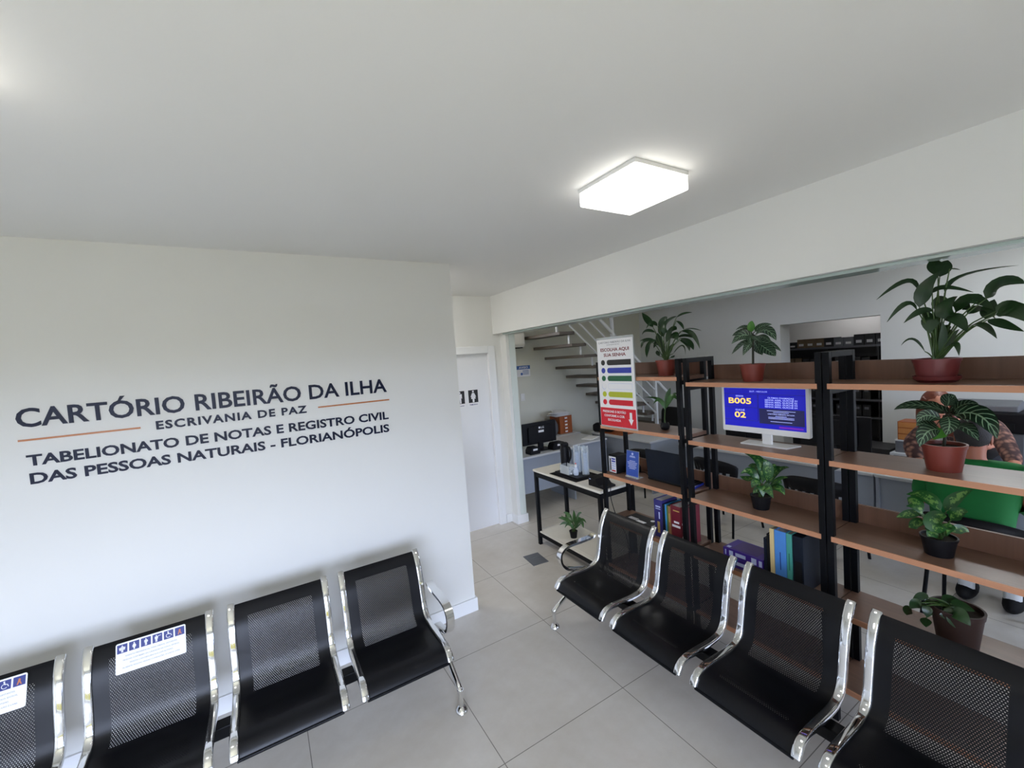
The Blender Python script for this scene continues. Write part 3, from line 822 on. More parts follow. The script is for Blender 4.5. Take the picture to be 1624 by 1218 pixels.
# zebra plant on the middle top shelf
zb = Z(1160, 500, 10.155); xp = 2.56
t, p = plant('zebra plant with one upright stem in a terracotta pot, above the television', (1194, 600), 1.770, xp, 0.0685, 0.105, 'terracotta')
s0 = Vector((xp, at_x(*zb(345, 745), xp).y, p.z + 0.085)); s1 = at_x(*zb(345, 320), xp)
M().tube([s0, s0.lerp(s1, .5), s1], [.007, .0065, .005], 8).build('stem', 'stem_dark', t, smooth=True, off=p)
foliage(t, zb, xp, [
    ((310, 260), (200, 190), (68, 238), .042), ((310, 300), (150, 272), (12, 332), .05), ((320, 375), (180, 320), (3, 462), .068, -.06), ((330, 440), (170, 465), (3, 628), .055, .05),
    ((330, 460), (265, 500), (185, 648), .056, -.06), ((380, 265), (490, 175), (655, 150), .05, .03), ((380, 320), (560, 240), (722, 405), .072, -.06), ((380, 355), (500, 345), (640, 435), .045, -.09),
    ((365, 420), (420, 520), (500, 640), .075, .05), ((390, 430), (580, 445), (805, 582), .055, .07), ((430, 450), (590, 560), (712, 658), .075, -.03), ((345, 330), (400, 375), (462, 425), .05, -.12), ((345, 330), (300, 380), (330, 460), .045, -.12)],
    s1, 'zebra_leaf', 'stem_dark', pr=.0022, seedv=8)
lf = M()
for a in (-.014, .008): lf.leaf(at_x(*zb(328, 270), xp + a), at_x(*zb(322 + a * 900, 175), xp + a * 2), at_x(*zb(332 + a * 500, 90), xp + a * 1.5), .036, (-1, -.4, .1), fold=.6)
lf.build('bud', 'bud_leaf', t, smooth=True, off=p)
# zebra plant on the right, second shelf
zd = Z(1400, 580, 6.089); xp = 2.56
t, p = plant('zebra plant with white veins in a terracotta pot, under the large lily', (1497, 742), 1.380, xp, 0.074, 0.118, 'terracotta')
M().tube([(p.x, p.y, p.z + .10), at_x(*zd(630, 470), xp)], .006, 8).build('stem', 'stem_dark', t, smooth=True, off=p)
foliage(t, zd, xp, [
    ((570, 425), (300, 378), (108, 424), .050), ((560, 430), (450, 385), (330, 380), .05, .04), ((600, 390), (650, 320), (700, 285), .060, .06), ((620, 390), (640, 340), (630, 290), .045, .05),
    ((560, 520), (420, 480), (330, 545), .055, -.07), ((520, 570), (400, 560), (322, 578), .05), ((560, 620), (430, 640), (355, 782), .072, -.08), ((625, 490), (645, 570), (610, 672), .062, -.12),
    ((690, 480), (930, 480), (1105, 705), .098, -.06), ((690, 430), (800, 370), (925, 368), .05, .05), ((680, 590), (800, 600), (925, 722), .075, -.06), ((720, 470), (850, 440), (1005, 450), .05, .04),
    ((640, 460), (500, 420), (420, 450), .06, .02), ((640, 440), (760, 450), (820, 540), .07, .05)],
    at_x(*zd(630, 480), xp), 'zebra_leaf', 'stem_dark', pr=.0024, seedv=11)
lf = M().leaf(at_x(*zd(600, 620), xp - .03), at_x(*zd(545, 655), xp - .05), at_x(*zd(488, 712), xp - .07), .05, (-1, -.3, .6)); lf.build('young_leaf', 'bud_leaf', t, smooth=True, off=p)
# dumb cane on the middle third shelf
ze = Z(1080, 700, 5.075); xp = 2.56
t, p = plant('bright green dumb cane in a small black pot, below the television', (1207, 800), 0.987, xp, 0.057, 0.082, 'black_plastic')
foliage(t, ze, xp, [
    ((655, 335), (640, 170), (490, 84), .060), ((690, 320), (700, 215), (660, 138), .058, -.03), ((620, 330), (560, 240), (478, 262), .050), ((640, 365), (600, 330), (570, 375), .05, -.06),
    ((700, 345), (780, 240), (872, 210), .050, .04), ((720, 355), (790, 305), (862, 292), .042, -.04), ((720, 375), (775, 328), (812, 345), .04, .03), ((700, 405), (775, 372), (836, 432), .056, -.06),
    ((680, 405), (690, 375), (745, 458), .056, -.09), ((650, 405), (650, 355), (662, 448), .06, -.09), ((630, 335), (600, 215), (540, 200), .048, .03), ((690, 340), (735, 225), (765, 188), .048, .05),
    ((640, 400), (610, 390), (580, 420), .045, -.02), ((600, 300), (540, 300), (475, 280), .04, .04), ((700, 300), (720, 240), (800, 200), .05, .06)],
    (p.x, p.y, p.z + 0.07), 'splash_leaf', pr=.003, seedv=13, spread=.06)
# dumb cane on the right third shelf
zg = Z(1380, 740, 4.061); xp = 2.56
t, p = plant('yellow splashed dumb cane in a small black pot, on the right third shelf', (1489, 872), 0.988, xp, 0.063, 0.085, 'black_plastic')
foliage(t, zg, xp, [
    ((455, 285), (360, 195), (232, 178), .062, -.03), ((245, 235), (285, 235), (335, 308), .070, -.05), ((335, 300), (250, 305), (168, 326), .042), ((490, 290), (545, 210), (662, 148), .050, .03),
    ((520, 345), (570, 300), (632, 292), .052, -.03), ((455, 430), (440, 350), (495, 320), .100, -.08), ((345, 372), (295, 368), (248, 392), .055), ((520, 420), (580, 402), (638, 422), .042),
    ((480, 440), (495, 395), (512, 365), .06, -.06), ((420, 430), (390, 370), (350, 350), .06, -.03), ((440, 440), (400, 430), (370, 450), .045, -.05)],
    (p.x, p.y, p.z + 0.07), 'splash_leaf', pr=.004, seedv=17, spread=.05)
# sprout in a round pot on the second shelf of the cart end unit
xp = 2.55
t, p = plant('small sprout in a round black pot, behind the ticket sign panel', (1055, 679), 1.402, xp, 0.034, 0.055, 'black_plastic', round_=True)
c1 = at_x(*za(692, 935), xp)
M().tube([(p.x, p.y, p.z + .045), (p.x, p.y + .002, p.z + .08), c1], [.006, .005, .004], 8).build('stem', 'stem_green', t, smooth=True, off=p)
foliage(t, za, xp, [((690, 935), (640, 850), (508, 832), .026, .04), ((695, 920), (715, 820), (738, 748), .040), ((700, 915), (750, 825), (802, 858), .038, -.05), ((690, 940), (640, 855), (588, 892), .028), ((698, 930), (760, 820), (800, 802), .03, .04)],
        c1, 'bright_leaf', pr=.0018, seedv=19)
# leafy plant on the cart's lower shelf
zk = Z(840, 700, 5.535); xp = 2.60
t, p = plant('small bright leafy plant in a black pot, on the cart lower shelf', (910, 852), 0.150, xp, 0.042, 0.070, 'black_plastic')
foliage(t, zk, xp, [((385, 735), (340, 645), (293, 625), .0385), ((390, 715), (392, 655), (385, 603), .0350), ((400, 720), (430, 645), (457, 628), .0364), ((378, 722), (310, 680), (250, 672), .0385),
                    ((378, 742), (310, 715), (262, 738), .0315), ((380, 762), (340, 725), (308, 762), .0315), ((410, 742), (455, 688), (497, 716), .0315), ((445, 712), (462, 715), (472, 762), .0315, -.05),
                    ((400, 752), (420, 690), (452, 672), .0350), ((370, 700), (345, 690), (320, 650), .0350, .05), ((395, 760), (405, 700), (400, 650), .0280, -.05), ((360, 740), (355, 700), (360, 640), .0280, .04), ((385, 770), (330, 700), (275, 650), .0245, .06), ((400, 770), (440, 730), (470, 690), .0245, .05), ((390, 770), (370, 740), (335, 690), .0245, -.06), ((400, 765), (425, 720), (430, 655), .0245, .06)],
        (p.x, p.y, p.z + 0.06), 'bright_leaf', pr=.003, seedv=23, spread=.06)
# trailing cactus at the bottom right
zt = Z(1340, 900, 5.718); xp = 2.55
p = Vector((2.565, at_x(1518, 1000, 2.565).y, 0.598))
t = thing('potted_plant', 'trailing flat leaved cactus in a dark brown pot, on the lowest visible shelf', 'plant', p)
pot(t, 0.088, 0.165, 'brown_pot', rim=True)
foliage(t, zt, 2.50, [((760, 275), (690, 262), (610, 305), .035), ((700, 320), (640, 330), (590, 375), .042), ((600, 360), (570, 390), (560, 432), .038), ((745, 345), (745, 390), (742, 450), .036), ((735, 455), (733, 490), (735, 542), .040),
                      ((720, 300), (760, 330), (850, 400), .04, .05), ((900, 380), (940, 430), (960, 520), .06), ((980, 400), (1040, 430), (1140, 530), .06, -.04), ((1000, 420), (1000, 480), (1030, 560), .06), ((960, 330), (1060, 350), (1180, 400), .05, .06), ((900, 320), (960, 300), (1080, 340), .05, .08), ((860, 330), (900, 350), (940, 420), .05)],
        (p.x, p.y, p.z + 0.15), 'cactus_leaf', pr=.004, seedv=29, spread=.05)

# ================================================================== TELEVISION
tv = thing('television', 'white framed television showing the blue queue screen, on the middle shelf', 'television', (2.55, 1.365, 1.379))
y0, y1, zb0, zt0 = -0.252, 0.252, 0.074, 0.362
M().prism(rrect(y1 - y0, zt0 - zb0, 0.010), (-0.008, 0, (zb0 + zt0) / 2), (0, -1, 0), (0, 0, 1), (1, 0, 0), 0.028).build('bezel', 'white_plastic', tv, bevel=0.004)
M().box(0.02, 0.05, y0 + .08, y1 - .08, zb0 + .06, zt0 - .06).build('rear_cover', 'black_plastic', tv, bevel=0.01)
sc = M().box(-0.0095, -0.007, y0 + 0.018, y1 - 0.018, zb0 + 0.036, zt0 - 0.014).build('screen', 'screen_blue', tv)
TX, TY = Vector((0, -1, 0)), Vector((0, 0, 1))
def so(fx, fy, d=0.0):  # screen coords 0..1 from left, bottom
    return Vector((-0.0098 - d, (y1 - 0.018) - fx * (y1 - y0 - 0.036), zb0 + 0.036 + fy * (zt0 - zb0 - 0.05)))
SWD, SHT = y1 - y0 - 0.036, zt0 - zb0 - 0.05
bd = M()
for a, b, c, d_ in ((.0, 1, .845, .86), (0, .45, .50, .515), (0, .45, .165, .18), (.445, .46, .18, .845)):
    p0, p1 = so(a, c), so(b, d_); bd.box(-0.0100, -0.0094, p0.y, p1.y, p0.z, p1.z)
bd.build('screen_lines', 'screen_band', sc)
p0, p1 = so(.465, .12), so(.985, .50); M().box(-0.0102, -0.0094, p0.y, p1.y, p0.z, p1.z).build('message_box', 'screen_dark_box', sc)
tx = M()
for s_, fx, fy, w_, cap in (('DUT - VEICULOS', .46, .905, .22, .035), ('SENHA', .215, .775, .105, .042), ('GUICHÊ', .215, .41, .125, .042), ('ÚLTIMAS CHAMADAS', .725, .755, .30, .038),
                            ('SENHA A006, GUICHÊ 01', .725, .70, .375, .040), ('SENHA B004, GUICHÊ 02', .725, .645, .375, .040), ('SENHA A003, GUICHÊ 03', .725, .59, .375, .040), ('SENHA B003, GUICHÊ 04', .725, .535, .375, .040),
                            ('CARTÓRIO RIBEIRÃO DA ILHA', .725, .36, .31, .03)):
    add_text(tx, s_, so(fx, fy, .0006), TX, TY, w_ * SWD, cap * SHT, 0.012, 'C')
for fy, w_ in ((.455, .33), (.42, .18), (.325, .13), (.295, .30), (.265, .30), (.19, .25)):
    q = so(.725, fy); tx.box(-0.0106, -0.0102, q.y - w_ * SWD / 2, q.y + w_ * SWD / 2, q.z - .0012, q.z + .0012)
tx.build('white_text', 'screen_white', sc)
tx = M(); add_text(tx, 'B005', so(.215, .60, .0006), TX, TY, .305 * SWD, .15 * SHT, 0.022, 'C'); add_text(tx, '02', so(.215, .235, .0006), TX, TY, .15 * SWD, .15 * SHT, 0.022, 'C')
tx.build('yellow_number', 'screen_yellow', sc)
q = so(.84, .055); M().box(-0.0102, -0.0096, q.y - .13 * SWD, q.y + .14 * SWD, q.z - .004, q.z + .006).build('ticker', 'screen_purple', sc)
M().prism([(-.135, -.055), (.135, -.055), (.16, .06), (-.145, .06)], (0.035, 0, 0), (0, -1, 0), (1, 0, 0), (0, 0, 1), 0.009).build('stand_base', 'white_plastic', tv, bevel=0.003)
M().box(0.016, 0.034, -0.035, 0.02, 0.009, 0.10).build('stand_neck', 'white_plastic', tv, bevel=0.004)

# ================================================================== TICKET SIGN PANEL
q0 = Vector((2.405, 2.6, 1.76)); sg = thing('ticket_sign', 'tall white ticket sign with coloured rows and red arrow panel, on the shelf front', 'sign', q0)
w, h = 0.384, 0.70
M().prism(rrect(w, h, 0.004), q0 + Vector((0, -0.192, 0)), TX, TY, (-1, 0, 0), 0.003).build('panel', 'paper', sg, off=q0)
M().prism(rrect(w + .012, h + .03, 0.004), q0 + Vector((0.0035, -0.192, .003)), TX, TY, (-1, 0, 0), 0.0033).build('acrylic_sleeve', 'clear_acrylic', sg, off=q0)
def P(fx, fy, d=0.0036): return q0 + Vector((-d, 0.0 - fx * w, -h / 2 + fy * h))
def stext(part, mat, rows):
    m = M()
    for s_, fx, fy, w_, cap, b in rows: add_text(m, s_, P(fx, fy), TX, TY, w_ * w, cap * h, b, 'C')
    m.build(part, mat, sg, off=q0)
stext('heading', 'ink_grey', [('CARTÓRIO RIBEIRÃO DA ILHA', .5, .955, .90, .022, 0.0), ('ESCRIVANIA DE PAZ', .47, .932, .36, .010, 0.0)])
stext('instruction', 'ink_darkred', [('ESCOLHA AQUI', .5, .865, .80, .036, .03), ('SUA SENHA', .5, .805, .62, .036, .03)])
rows = [('ATENDIMENTO PREFERENCIAL', 'ink_black'), ('DUT-VEICULOS', 'ink_blue'), ('RECONHECIMENTO DE FIRMA', 'ink_green'), ('REGISTRO CIVIL - NASCIMENTO', 'paper'), ('PROCURAÇÃO', 'ink_lime'), ('ESCRITURAS', 'ink_red')]
for i, (s_, mt) in enumerate(rows):
    fy = .735 - i * .091
    c = P(.155, fy, .003); pm = M().prism(circ(0.022, 24), c, TX, TY, (-1, 0, 0), .0012)
    c2 = P(.60, fy, .003); pm.prism(rrect(.255, .043, .0205, 6, (0, 1, 1, 0)), c2, TX, TY, (-1, 0, 0), .0008)
    if mt == 'paper':
        pm2 = M().prism(circ(0.0235, 24), P(.15, fy - .003, .003), TX, TY, (-1, 0, 0), .0006).prism(rrect(.259, .047, .0215, 6, (0, 1, 1, 0)), c2, TX, TY, (-1, 0, 0), .0004)
        pm2.build('row_outline', 'print_pale', sg, off=q0)
    pm.build('row_marker', mt, sg, off=q0)
stext('row_text', 'print_white', [('ATENDIMENTO PREFERENCIAL', .60, .725, .52, .016, .01), ('DUT-VEICULOS', .60, .634, .38, .020, .012), ('RECONHECIMENTO DE FIRMA', .60, .558, .50, .014, .01), ('E AUTENTICAÇÃO', .60, .536, .34, .014, .01), ('PROCURAÇÃO', .60, .361, .33, .018, .012), ('ESCRITURAS', .60, .270, .28, .018, .012)])
stext('white_row_text', 'ink_grey', [('REGISTRO CIVIL - NASCIMENTO', .60, .453, .56, .014, .006)])
M().prism([(-.190, -.0715), (.190, -.0715), (.190, .076), (-.190, .076)], P(.5, .105, .003), TX, TY, (-1, 0, 0), .0006).build('red_panel', 'ink_red', sg, off=q0)
m = M()
for s_, fy, w_ in (('PRESSIONE O BOTÃO', .158, .66), ('CONFORME A COR', .110, .58), ('ESCOLHIDA', .062, .37)): add_text(m, s_, P(.40, fy, .0040), TX, TY, w_ * w, .026 * h, .03, 'C')
m.prism([(-.012, .048), (-.012, -.005), (-.026, -.005), (0, -.05), (.026, -.005), (.012, -.005), (.012, .048)], P(.86, .108, .0036), TX, TY, (-1, 0, 0), .0006)
m.build('red_panel_text', 'print_white', sg, off=q0)

# ================================================================== THINGS ON THE CART END UNIT
SH3 = 0.990
# ticket button box
tb = thing('ticket_dispenser', 'small black ticket button box with coloured label, at the shelf end by the cart', 'dispenser', (2.475, 2.575, SH3))
M().box(0, 0.125, -0.05, 0.045, 0, 0.155).build('housing', 'black_plastic', tb, bevel=0.006)
M().box(-0.0015, 0, -0.042, 0.037, 0.008, 0.142).build('label', 'paper', tb)
lab = M()
for i, mt in enumerate(('ink_blue', 'ink_blue', 'print_pale', 'print_pale', 'print_pale', 'ink_red')):
    M().box(-0.0022, -0.0014, -0.036, 0.006, 0.118 - i * .020, 0.130 - i * .020).build('label_row', mt, tb)
M().box(-0.0022, -0.0014, 0.014, 0.026, 0.024, 0.125).build('button_strip', 'ink_black', tb)
# blue acrylic notice
bs = thing('table_notice', 'blue printed notice in a clear acrylic stand beside the laptop', 'sign', (2.50, 2.375, SH3))
M().prism(rrect(.125, .20, .002), (0, 0, .112), (0, -1, 0), (.10, 0, .995), (-.995, 0, .10), .0012).build('sheet', 'sign_blue', bs)
ex, ey, ez = Vector((0, -1, 0)), Vector((.10, 0, .995)).normalized(), Vector((-.995, 0, .10)).normalized()
M().prism(rrect(.131, .212, .002), Vector((0, 0, .110)) - ez * .003, ex, ey, ez, .0028).prism(rrect(.131, .07, .002), (0.012, 0, .001), ex, (1, 0, 0), (0, 0, 1), .003).build('acrylic_stand', 'clear_acrylic', bs)
m = M(); b0 = Vector((0, 0, .112)) + ez * .0016
m.prism(circ(.010, 14, 0, .078), b0, ex, ey, ez, .0003)
for yy, ww in ((.058, .05), (.05, .06), (.018, .06), (.006, .10), (-.006, .09), (-.018, .075), (-.030, .085), (-.042, .06)):
    m.prism([(-ww / 2, yy), (ww / 2, yy), (ww / 2, yy + .0045), (-ww / 2, yy + .0045)], b0, ex, ey, ez, .0003)
m.build('printed_lines', 'print_pale', bs)
# laptop seen from the lid side
lp = thing('laptop', 'open dark laptop with its lid turned to the waiting room', 'laptop', (2.53, 2.07, SH3))
M().box(0.01, 0.235, -0.17, 0.19, 0.004, 0.020).build('base', 'black_plastic', lp, bevel=0.004)
M().prism(rrect(.355, .235, .010), (0.008, 0.01, .016 + .117), (0, -1, 0), (-.10, 0, .995), (-.995, 0, -.10), .007).build('lid', 'navy_cover', lp, bevel=0.002)
kb = M()
for i in range(5):
    for j in range(13): kb.box(.055 + i * .026, .076 + i * .026, -.15 + j * .0245, -.129 + j * .0245, .0205, .0225)
kb.build('keyboard', 'black_matte', lp)
tag(M().obox((2.66, 1.895, SH3 + .008), (1, .18, 0), (-.18, 1, 0), (0, 0, 1), .10, .009, .006).build('blue_ruler', 'ink_blue'), 'thin blue strip lying on the shelf beside the laptop', 'ruler')
tag(M().tube([(2.64, 2.56, SH3 + .004), (2.66, 2.50, SH3 + .004), (2.62, 2.45, SH3 + .004), (2.66, 2.40, SH3 + .004), (2.62, 2.31, SH3 + .004), (2.64, 2.26, SH3 + .004)], .003, 8, sub=6).build('power_cord', 'black_plastic', None, smooth=True), 'black cord lying on the shelf behind the blue notice', 'cord')
tag(M().tube([(2.52, 2.66, 0.84), (2.50, 2.64, 0.74), (2.53, 2.60, 0.55), (2.58, 2.56, 0.40), (2.60, 2.55, 0.02), (2.64, 2.62, 0.006), (2.72, 2.7, 0.006)], .0032, 8, sub=8).build('hanging_cord', 'black_plastic', None, smooth=True), 'black cord hanging from the cart corner down to the floor', 'cord')
# books on the fourth shelf
SH4 = 0.600
def book(name, label, x0, yl, yr, z0, dep, hh, cover, marks=(), group=None, pages=True):
    """upright book: spine faces -x at x0, from yl (left in photo) to yr"""
    t = thing(name, label, 'book', (x0, (yl + yr) / 2, z0), 0, group)
    a, b = (yr - yl) / 2, (yl - yr) / 2
    a, b = min(a, b), max(a, b); th = min(.003, (b - a) * .18)
    M().box(0, .004, a, b, 0, hh).box(.004, dep, a, a + th, 0, hh).box(.004, dep, b - th, b, 0, hh).build('cover', cover, t, bevel=.001)
    if pages: M().box(.004, dep - .005, a + th, b - th, .004, hh - .006).build('pages', 'paper', t)
    for (fy0, fy1, fz0, fz1, mt) in marks:
        M().box(-.0006, 0.0004, b - (b - a) * fy0, b - (b - a) * fy1, hh * fz0, hh * fz1).build('spine_print', mt, t)
    return t
bk = thing('book', 'black and blue magazine lying flat beside the upright books', 'book', (2.545, 2.37, SH4))
M().box(-.10, .10, -.13, .13, 0, .022).build('pages', 'paper', bk)
cv = M().box(-.103, .10, -.133, .133, .022, .025).build('cover', 'ink_black', bk)
m = M(); add_text(m, 'CADERNO', (-.02, .11, .0255), (0, -1, 0), (1, 0, 0), .12, .022, .01); m.prism(circ(.018, 16), (.06, -.08, .0252), (0, -1, 0), (1, 0, 0), (0, 0, 1), .0006)
m.prism([(-.05, -.02), (.03, -.02), (.05, .03), (-.04, .04)], (-.03, -.02, .0252), (0, -1, 0), (1, 0, 0), (0, 0, 1), .0006)
m = M().prism(circ(.018, 16), (.06, -.08, .0252), (0, -1, 0), (1, 0, 0), (0, 0, 1), .0006)
m.prism([(-.05, -.02), (.03, -.02), (.04, .03), (-.04, .03)], (-.03, -.03, .0252), (0, -1, 0), (1, 0, 0), (0, 0, 1), .0006)
for i in range(3): m.box(-.02 + i * .014, -.013 + i * .014, .02, .11, .0252, .0256)
m.build('cover_print', 'paper', bk)
M().prism([(-.04, -.05), (.12, -.05), (.12, .0), (.02, .012), (-.03, -.01)], (-.045, -.01, .0252), (0, -1, 0), (1, 0, 0), (0, 0, 1), .0004).build('cover_wave', 'ink_blue', bk)
G = 'upright books beside the flat magazine'
bx = 2.455
book('book', 'thick indigo book with a yellow spine panel, first of the upright row', bx, 2.140, 2.066, SH4, .17, .285, 'indigo_cover', [(.35, .65, .12, .42, 'gold_print'), (.2, .8, .80, .84, 'print_pale'), (.2, .8, .75, .77, 'print_pale'), (.55, .7, .5, .68, 'print_pale')], G)
book('book', 'dark navy book right of the thick indigo one', bx, 2.064, 2.043, SH4, .17, .262, 'navy_cover', [], G)
book('book', 'slim bright blue book in the upright row', bx, 2.041, 2.028, SH4, .17, .268, 'cyan_cover', [], G)
book('book', 'slim green book right of the bright blue one', bx, 2.026, 2.016, SH4, .17, .262, 'green_cover', [], G)
book('book', 'tan book with a light spine next to the maroon volumes', bx, 2.014, 1.992, SH4, .17, .262, 'tan_cover', [(.3, .7, .55, .8, 'gold_print')], G)
book('book', 'thick maroon law book with white lettering on its spine', bx, 1.990, 1.905, SH4, .17, .278, 'maroon_cover', [(.25, .85, .86, .89, 'gold_print'), (.3, .8, .55, .60, 'print_white'), (.1, .9, .44, .50, 'print_white'), (.3, .75, .04, .16, 'print_pale')], G)
book('book', 'slim maroon book hidden at the shelf post', bx, 1.902, 1.874, SH4, .17, .278, 'maroon_cover', [(.2, .8, .55, .60, 'print_white'), (.2, .6, .18, .26, 'print_white')], G)
# middle unit fourth shelf
SB4 = 0.598
def flat_book(label, z, hh):
    t = thing('book', label, 'book', (2.455, 1.47, z), 0, 'purple books stacked flat')
    M().box(0, .165, -.125, .125, 0, hh).build('cover', 'purple_cover', t, bevel=.002)
    for (a, b, c, d) in ((.105, .112, .2, .8), (.085, .060, .2, .8), (.045, -.02, .35, .75), (-.055, -.085, .2, .85), (-.10, -.118, .15, .8)):
        M().box(-.0006, .0006, a, b, hh * c, hh * d).build('spine_print', 'print_pale', t)
    return t
flat_book('lower purple boxed book lying flat under its twin', SB4, .055)
t = flat_book('upper purple boxed book lying flat on its twin', SB4 + .056, .055)
M().box(.02, .15, -.08, .08, .0545, .0556).build('top_panel', 'purple_top', t); M().box(.015, .04, .09, .112, .0546, .0557).build('top_label', 'print_pale', t)
G2 = 'upright books in the middle unit'
book('book', 'dark blue upright book next to the purple stack', 2.455, 1.338, 1.322, SB4, .20, .255, 'navy_cover', [], G2)
book('book', 'black upright book between navy and cream ones', 2.455, 1.320, 1.302, SB4, .21, .285, 'black_matte', [], G2)
book('book', 'cream upright binder with a small dark mark', 2.45, 1.300, 1.276, SB4, .25, .325, 'cream_cover', [(.3, .7, .11, .135, 'ink_black')], G2)
book('book', 'wide light blue upright binder', 2.45, 1.274, 1.212, SB4, .25, .325, 'blue_cover', [(.45, .52, .30, .62, 'ink_darkblue'), (.45, .6, .10, .13, 'ink_black')], G2)
book('book', 'teal green upright binder beside the dark box file', 2.45, 1.210, 1.182, SB4, .25, .325, 'teal_cover', [(.4, .55, .35, .65, 'ink_green'), (.35, .65, .10, .13, 'ink_black')], G2)
M2 = thing('box_file', 'dark blue black box file at the end of the binders', 'file', (2.452, 1.152, SB4))
M().box(0, .25, -.026, .027, 0, .322).build('case', 'navy_cover', M2, bevel=.002)
M().box(-.001, 0, -.018, .019, .06, .18).build('spine_label', 'black_matte', M2)

# ================================================================== COFFEE CART
ct = thing('serving_cart', 'black framed two tier table with cream tops, next to the shelves', 'cart', (2.42, 2.69, 0))
CW, CD, CH = 1.02, 0.42, 0.818
for yy in (0, CW - .035):
    for xx in (0, CD - .035): M().box(xx, xx + .035, yy, yy + .035, 0, CH - .022).build('leg', 'black_metal', ct, bevel=.002)
for nm, z0, z1 in (('upper_rail', CH - .075, CH - .022), ('lower_rail', .095, .135)):
    M().box(.004, .031, .02, CW - .02, z0, z1).box(CD - .031, CD - .004, .02, CW - .02, z0, z1).box(.02, CD - .02, .004, .031, z0, z1).box(.02, CD - .02, CW - .031, CW - .004, z0, z1).build(nm, 'black_metal', ct)
M().box(-.006, CD + .006, -.012, CW + .012, CH - .022, CH).build('table_top', 'white_laminate', ct, bevel=.004)
M().box(.036, CD - .036, .0, CW, .135, .15).box(.005, .036, .036, CW - .036, .135, .15).box(CD - .036, CD - .005, .036, CW - .036, .135, .15).build('lower_shelf', 'white_laminate', ct, bevel=.003)
# tray with coffee things
ty = thing('tray', 'black rubber tray on the cream table top', 'tray', (2.60, 3.24, CH))
M().box(-.16, .16, -.21, .21, 0, .004).build('mat', 'black_matte', ty)
M().box(-.12, .07, -.19, .17, .004, .026).build('caddy_base', 'black_plastic', ty, bevel=.004)
tp = thing('thermos', 'tall black thermos bottle standing at the tray end', 'thermos', (2.585, 3.362, CH + .026))
M().lathe([(.042, 0), (.045, .01), (.045, .22), (.038, .245), (.042, .25), (.042, .275), (.03, .285)], n=24).build('body', 'black_plastic', tp, smooth=True)
M().tube([(0, -.04, .245), (.0, -.085, .235), (0, -.09, .15), (0, -.045, .08)], .010, 10, sub=5).build('handle', 'black_plastic', tp, smooth=True)
M().box(-.02, .02, .02, .075, .262, .285).build('spout', 'black_plastic', tp, bevel=.006)
def cup_stack(x, y, hh, label):
    t = thing('cup_stack', label, 'cups', (x, y, CH + .026), 0, 'stacks of disposable cups')
    m = M(); n = 14
    for i in range(n):
        z = i * (hh - .055) / n
        m.lathe([(.019, z), (.026, z + .05), (.0275, z + .052), (.0275, z + .055), (.025, z + .055)], n=18, cap=False)
    m.build('cups', 'cup_plastic', t, smooth=True)
    tb_ = M(); tb_.lathe([(.034, 0), (.034, hh + .05), (.032, hh + .05), (.032, 0)], n=20, cap=False); tb_.build('holder_tube', 'clear_acrylic', t, smooth=True)
    return t
cup_stack(2.625, 3.225, .215, 'stack of clear plastic cups nearest the thermos')
cup_stack(2.685, 3.215, .205, 'stack of clear plastic cups at the back of the tray')
cup_stack(2.63, 3.105, .225, 'stack of clear plastic cups at the right end of the tray')
cd = thing('acrylic_caddy', 'clear acrylic box holding sachets in front of the cups', 'caddy', (2.53, 3.255, CH + .026))
m = M(); a, b, hh = .045, .07, .085; k = .003
m.box(-a, a, -b, b, 0, k).box(-a, -a + k, -b, b, k, hh).box(a - k, a, -b, b, k, hh).box(-a + k, a - k, -b, -b + k, k, hh).box(-a + k, a - k, b - k, b, k, hh); m.build('box', 'clear_acrylic', cd)
m = M(); rn = random.Random(4)
for i in range(9):
    c = Vector((rn.uniform(-.025, .025), rn.uniform(-.055, .02), .012 + .006 * i)); a_ = rn.uniform(0, 3)
    m.obox(c, (cos(a_), sin(a_), .2), (-sin(a_), cos(a_), 0), (-.2 * cos(a_), 0, 1), .022, .012, .002)
m.build('sachets', 'paper', cd)
bt = thing('sweetener_bottle', 'small clear sweetener bottle with white and red cap on the tray', 'bottle', (2.545, 3.15, CH + .026))
M().lathe([(.022, 0), (.025, .01), (.025, .045), (.012, .075), (.010, .08)], n=20).build('body', 'cup_plastic', bt, smooth=True)
M().lathe([(.012, .08), (.012, .105), (.007, .108)], n=16).build('cap', 'white_plastic', bt, smooth=True); M().lathe([(.006, .108), (.004, .118)], n=12).build('tip', 'red_cap', bt, smooth=True)
bp = thing('card_machine', 'low black device with sloping front on the cart corner', 'device', (2.56, 2.80, CH))
M().prism([(-.09, 0), (.10, 0), (.10, .018), (.05, .022), (.0, .075), (-.075, .085), (-.09, .07)], (.06, .0, 0), (0, -1, 0), (0, 0, 1), (-1, 0, 0), .15).build('housing', 'black_plastic', bp, bevel=.004)
M().box(-.0912, -.0905, .055, .075, .06, .068).build('indicator', 'print_pale', bp)
bag = thing('black_case', 'black case behind the ticket button box on the shelf', 'case', (2.64, 2.50, SH3))
M().prism([(-.06, 0), (.07, 0), (.07, .05), (.02, .10), (-.05, .10)], (0.02, 0, 0), (0, -1, 0), (0, 0, 1), (-1, 0, 0), .05).build('body', 'black_plastic', bag, bevel=.006)

# ================================================================== FLOOR PLATE
fp = thing('floor_box', 'grey metal floor outlet cover set in the tiles by the cart', 'cover', (2.198, 3.44, 0), radians(-6))
M().box(-.085, .085, -.115, .115, 0, .004).build('cover_plate', 'steel_plate', fp, bevel=.0015)
M().box(-.07, .07, .03, .10, .004, .0052).build('flap', 'steel_plate', fp)

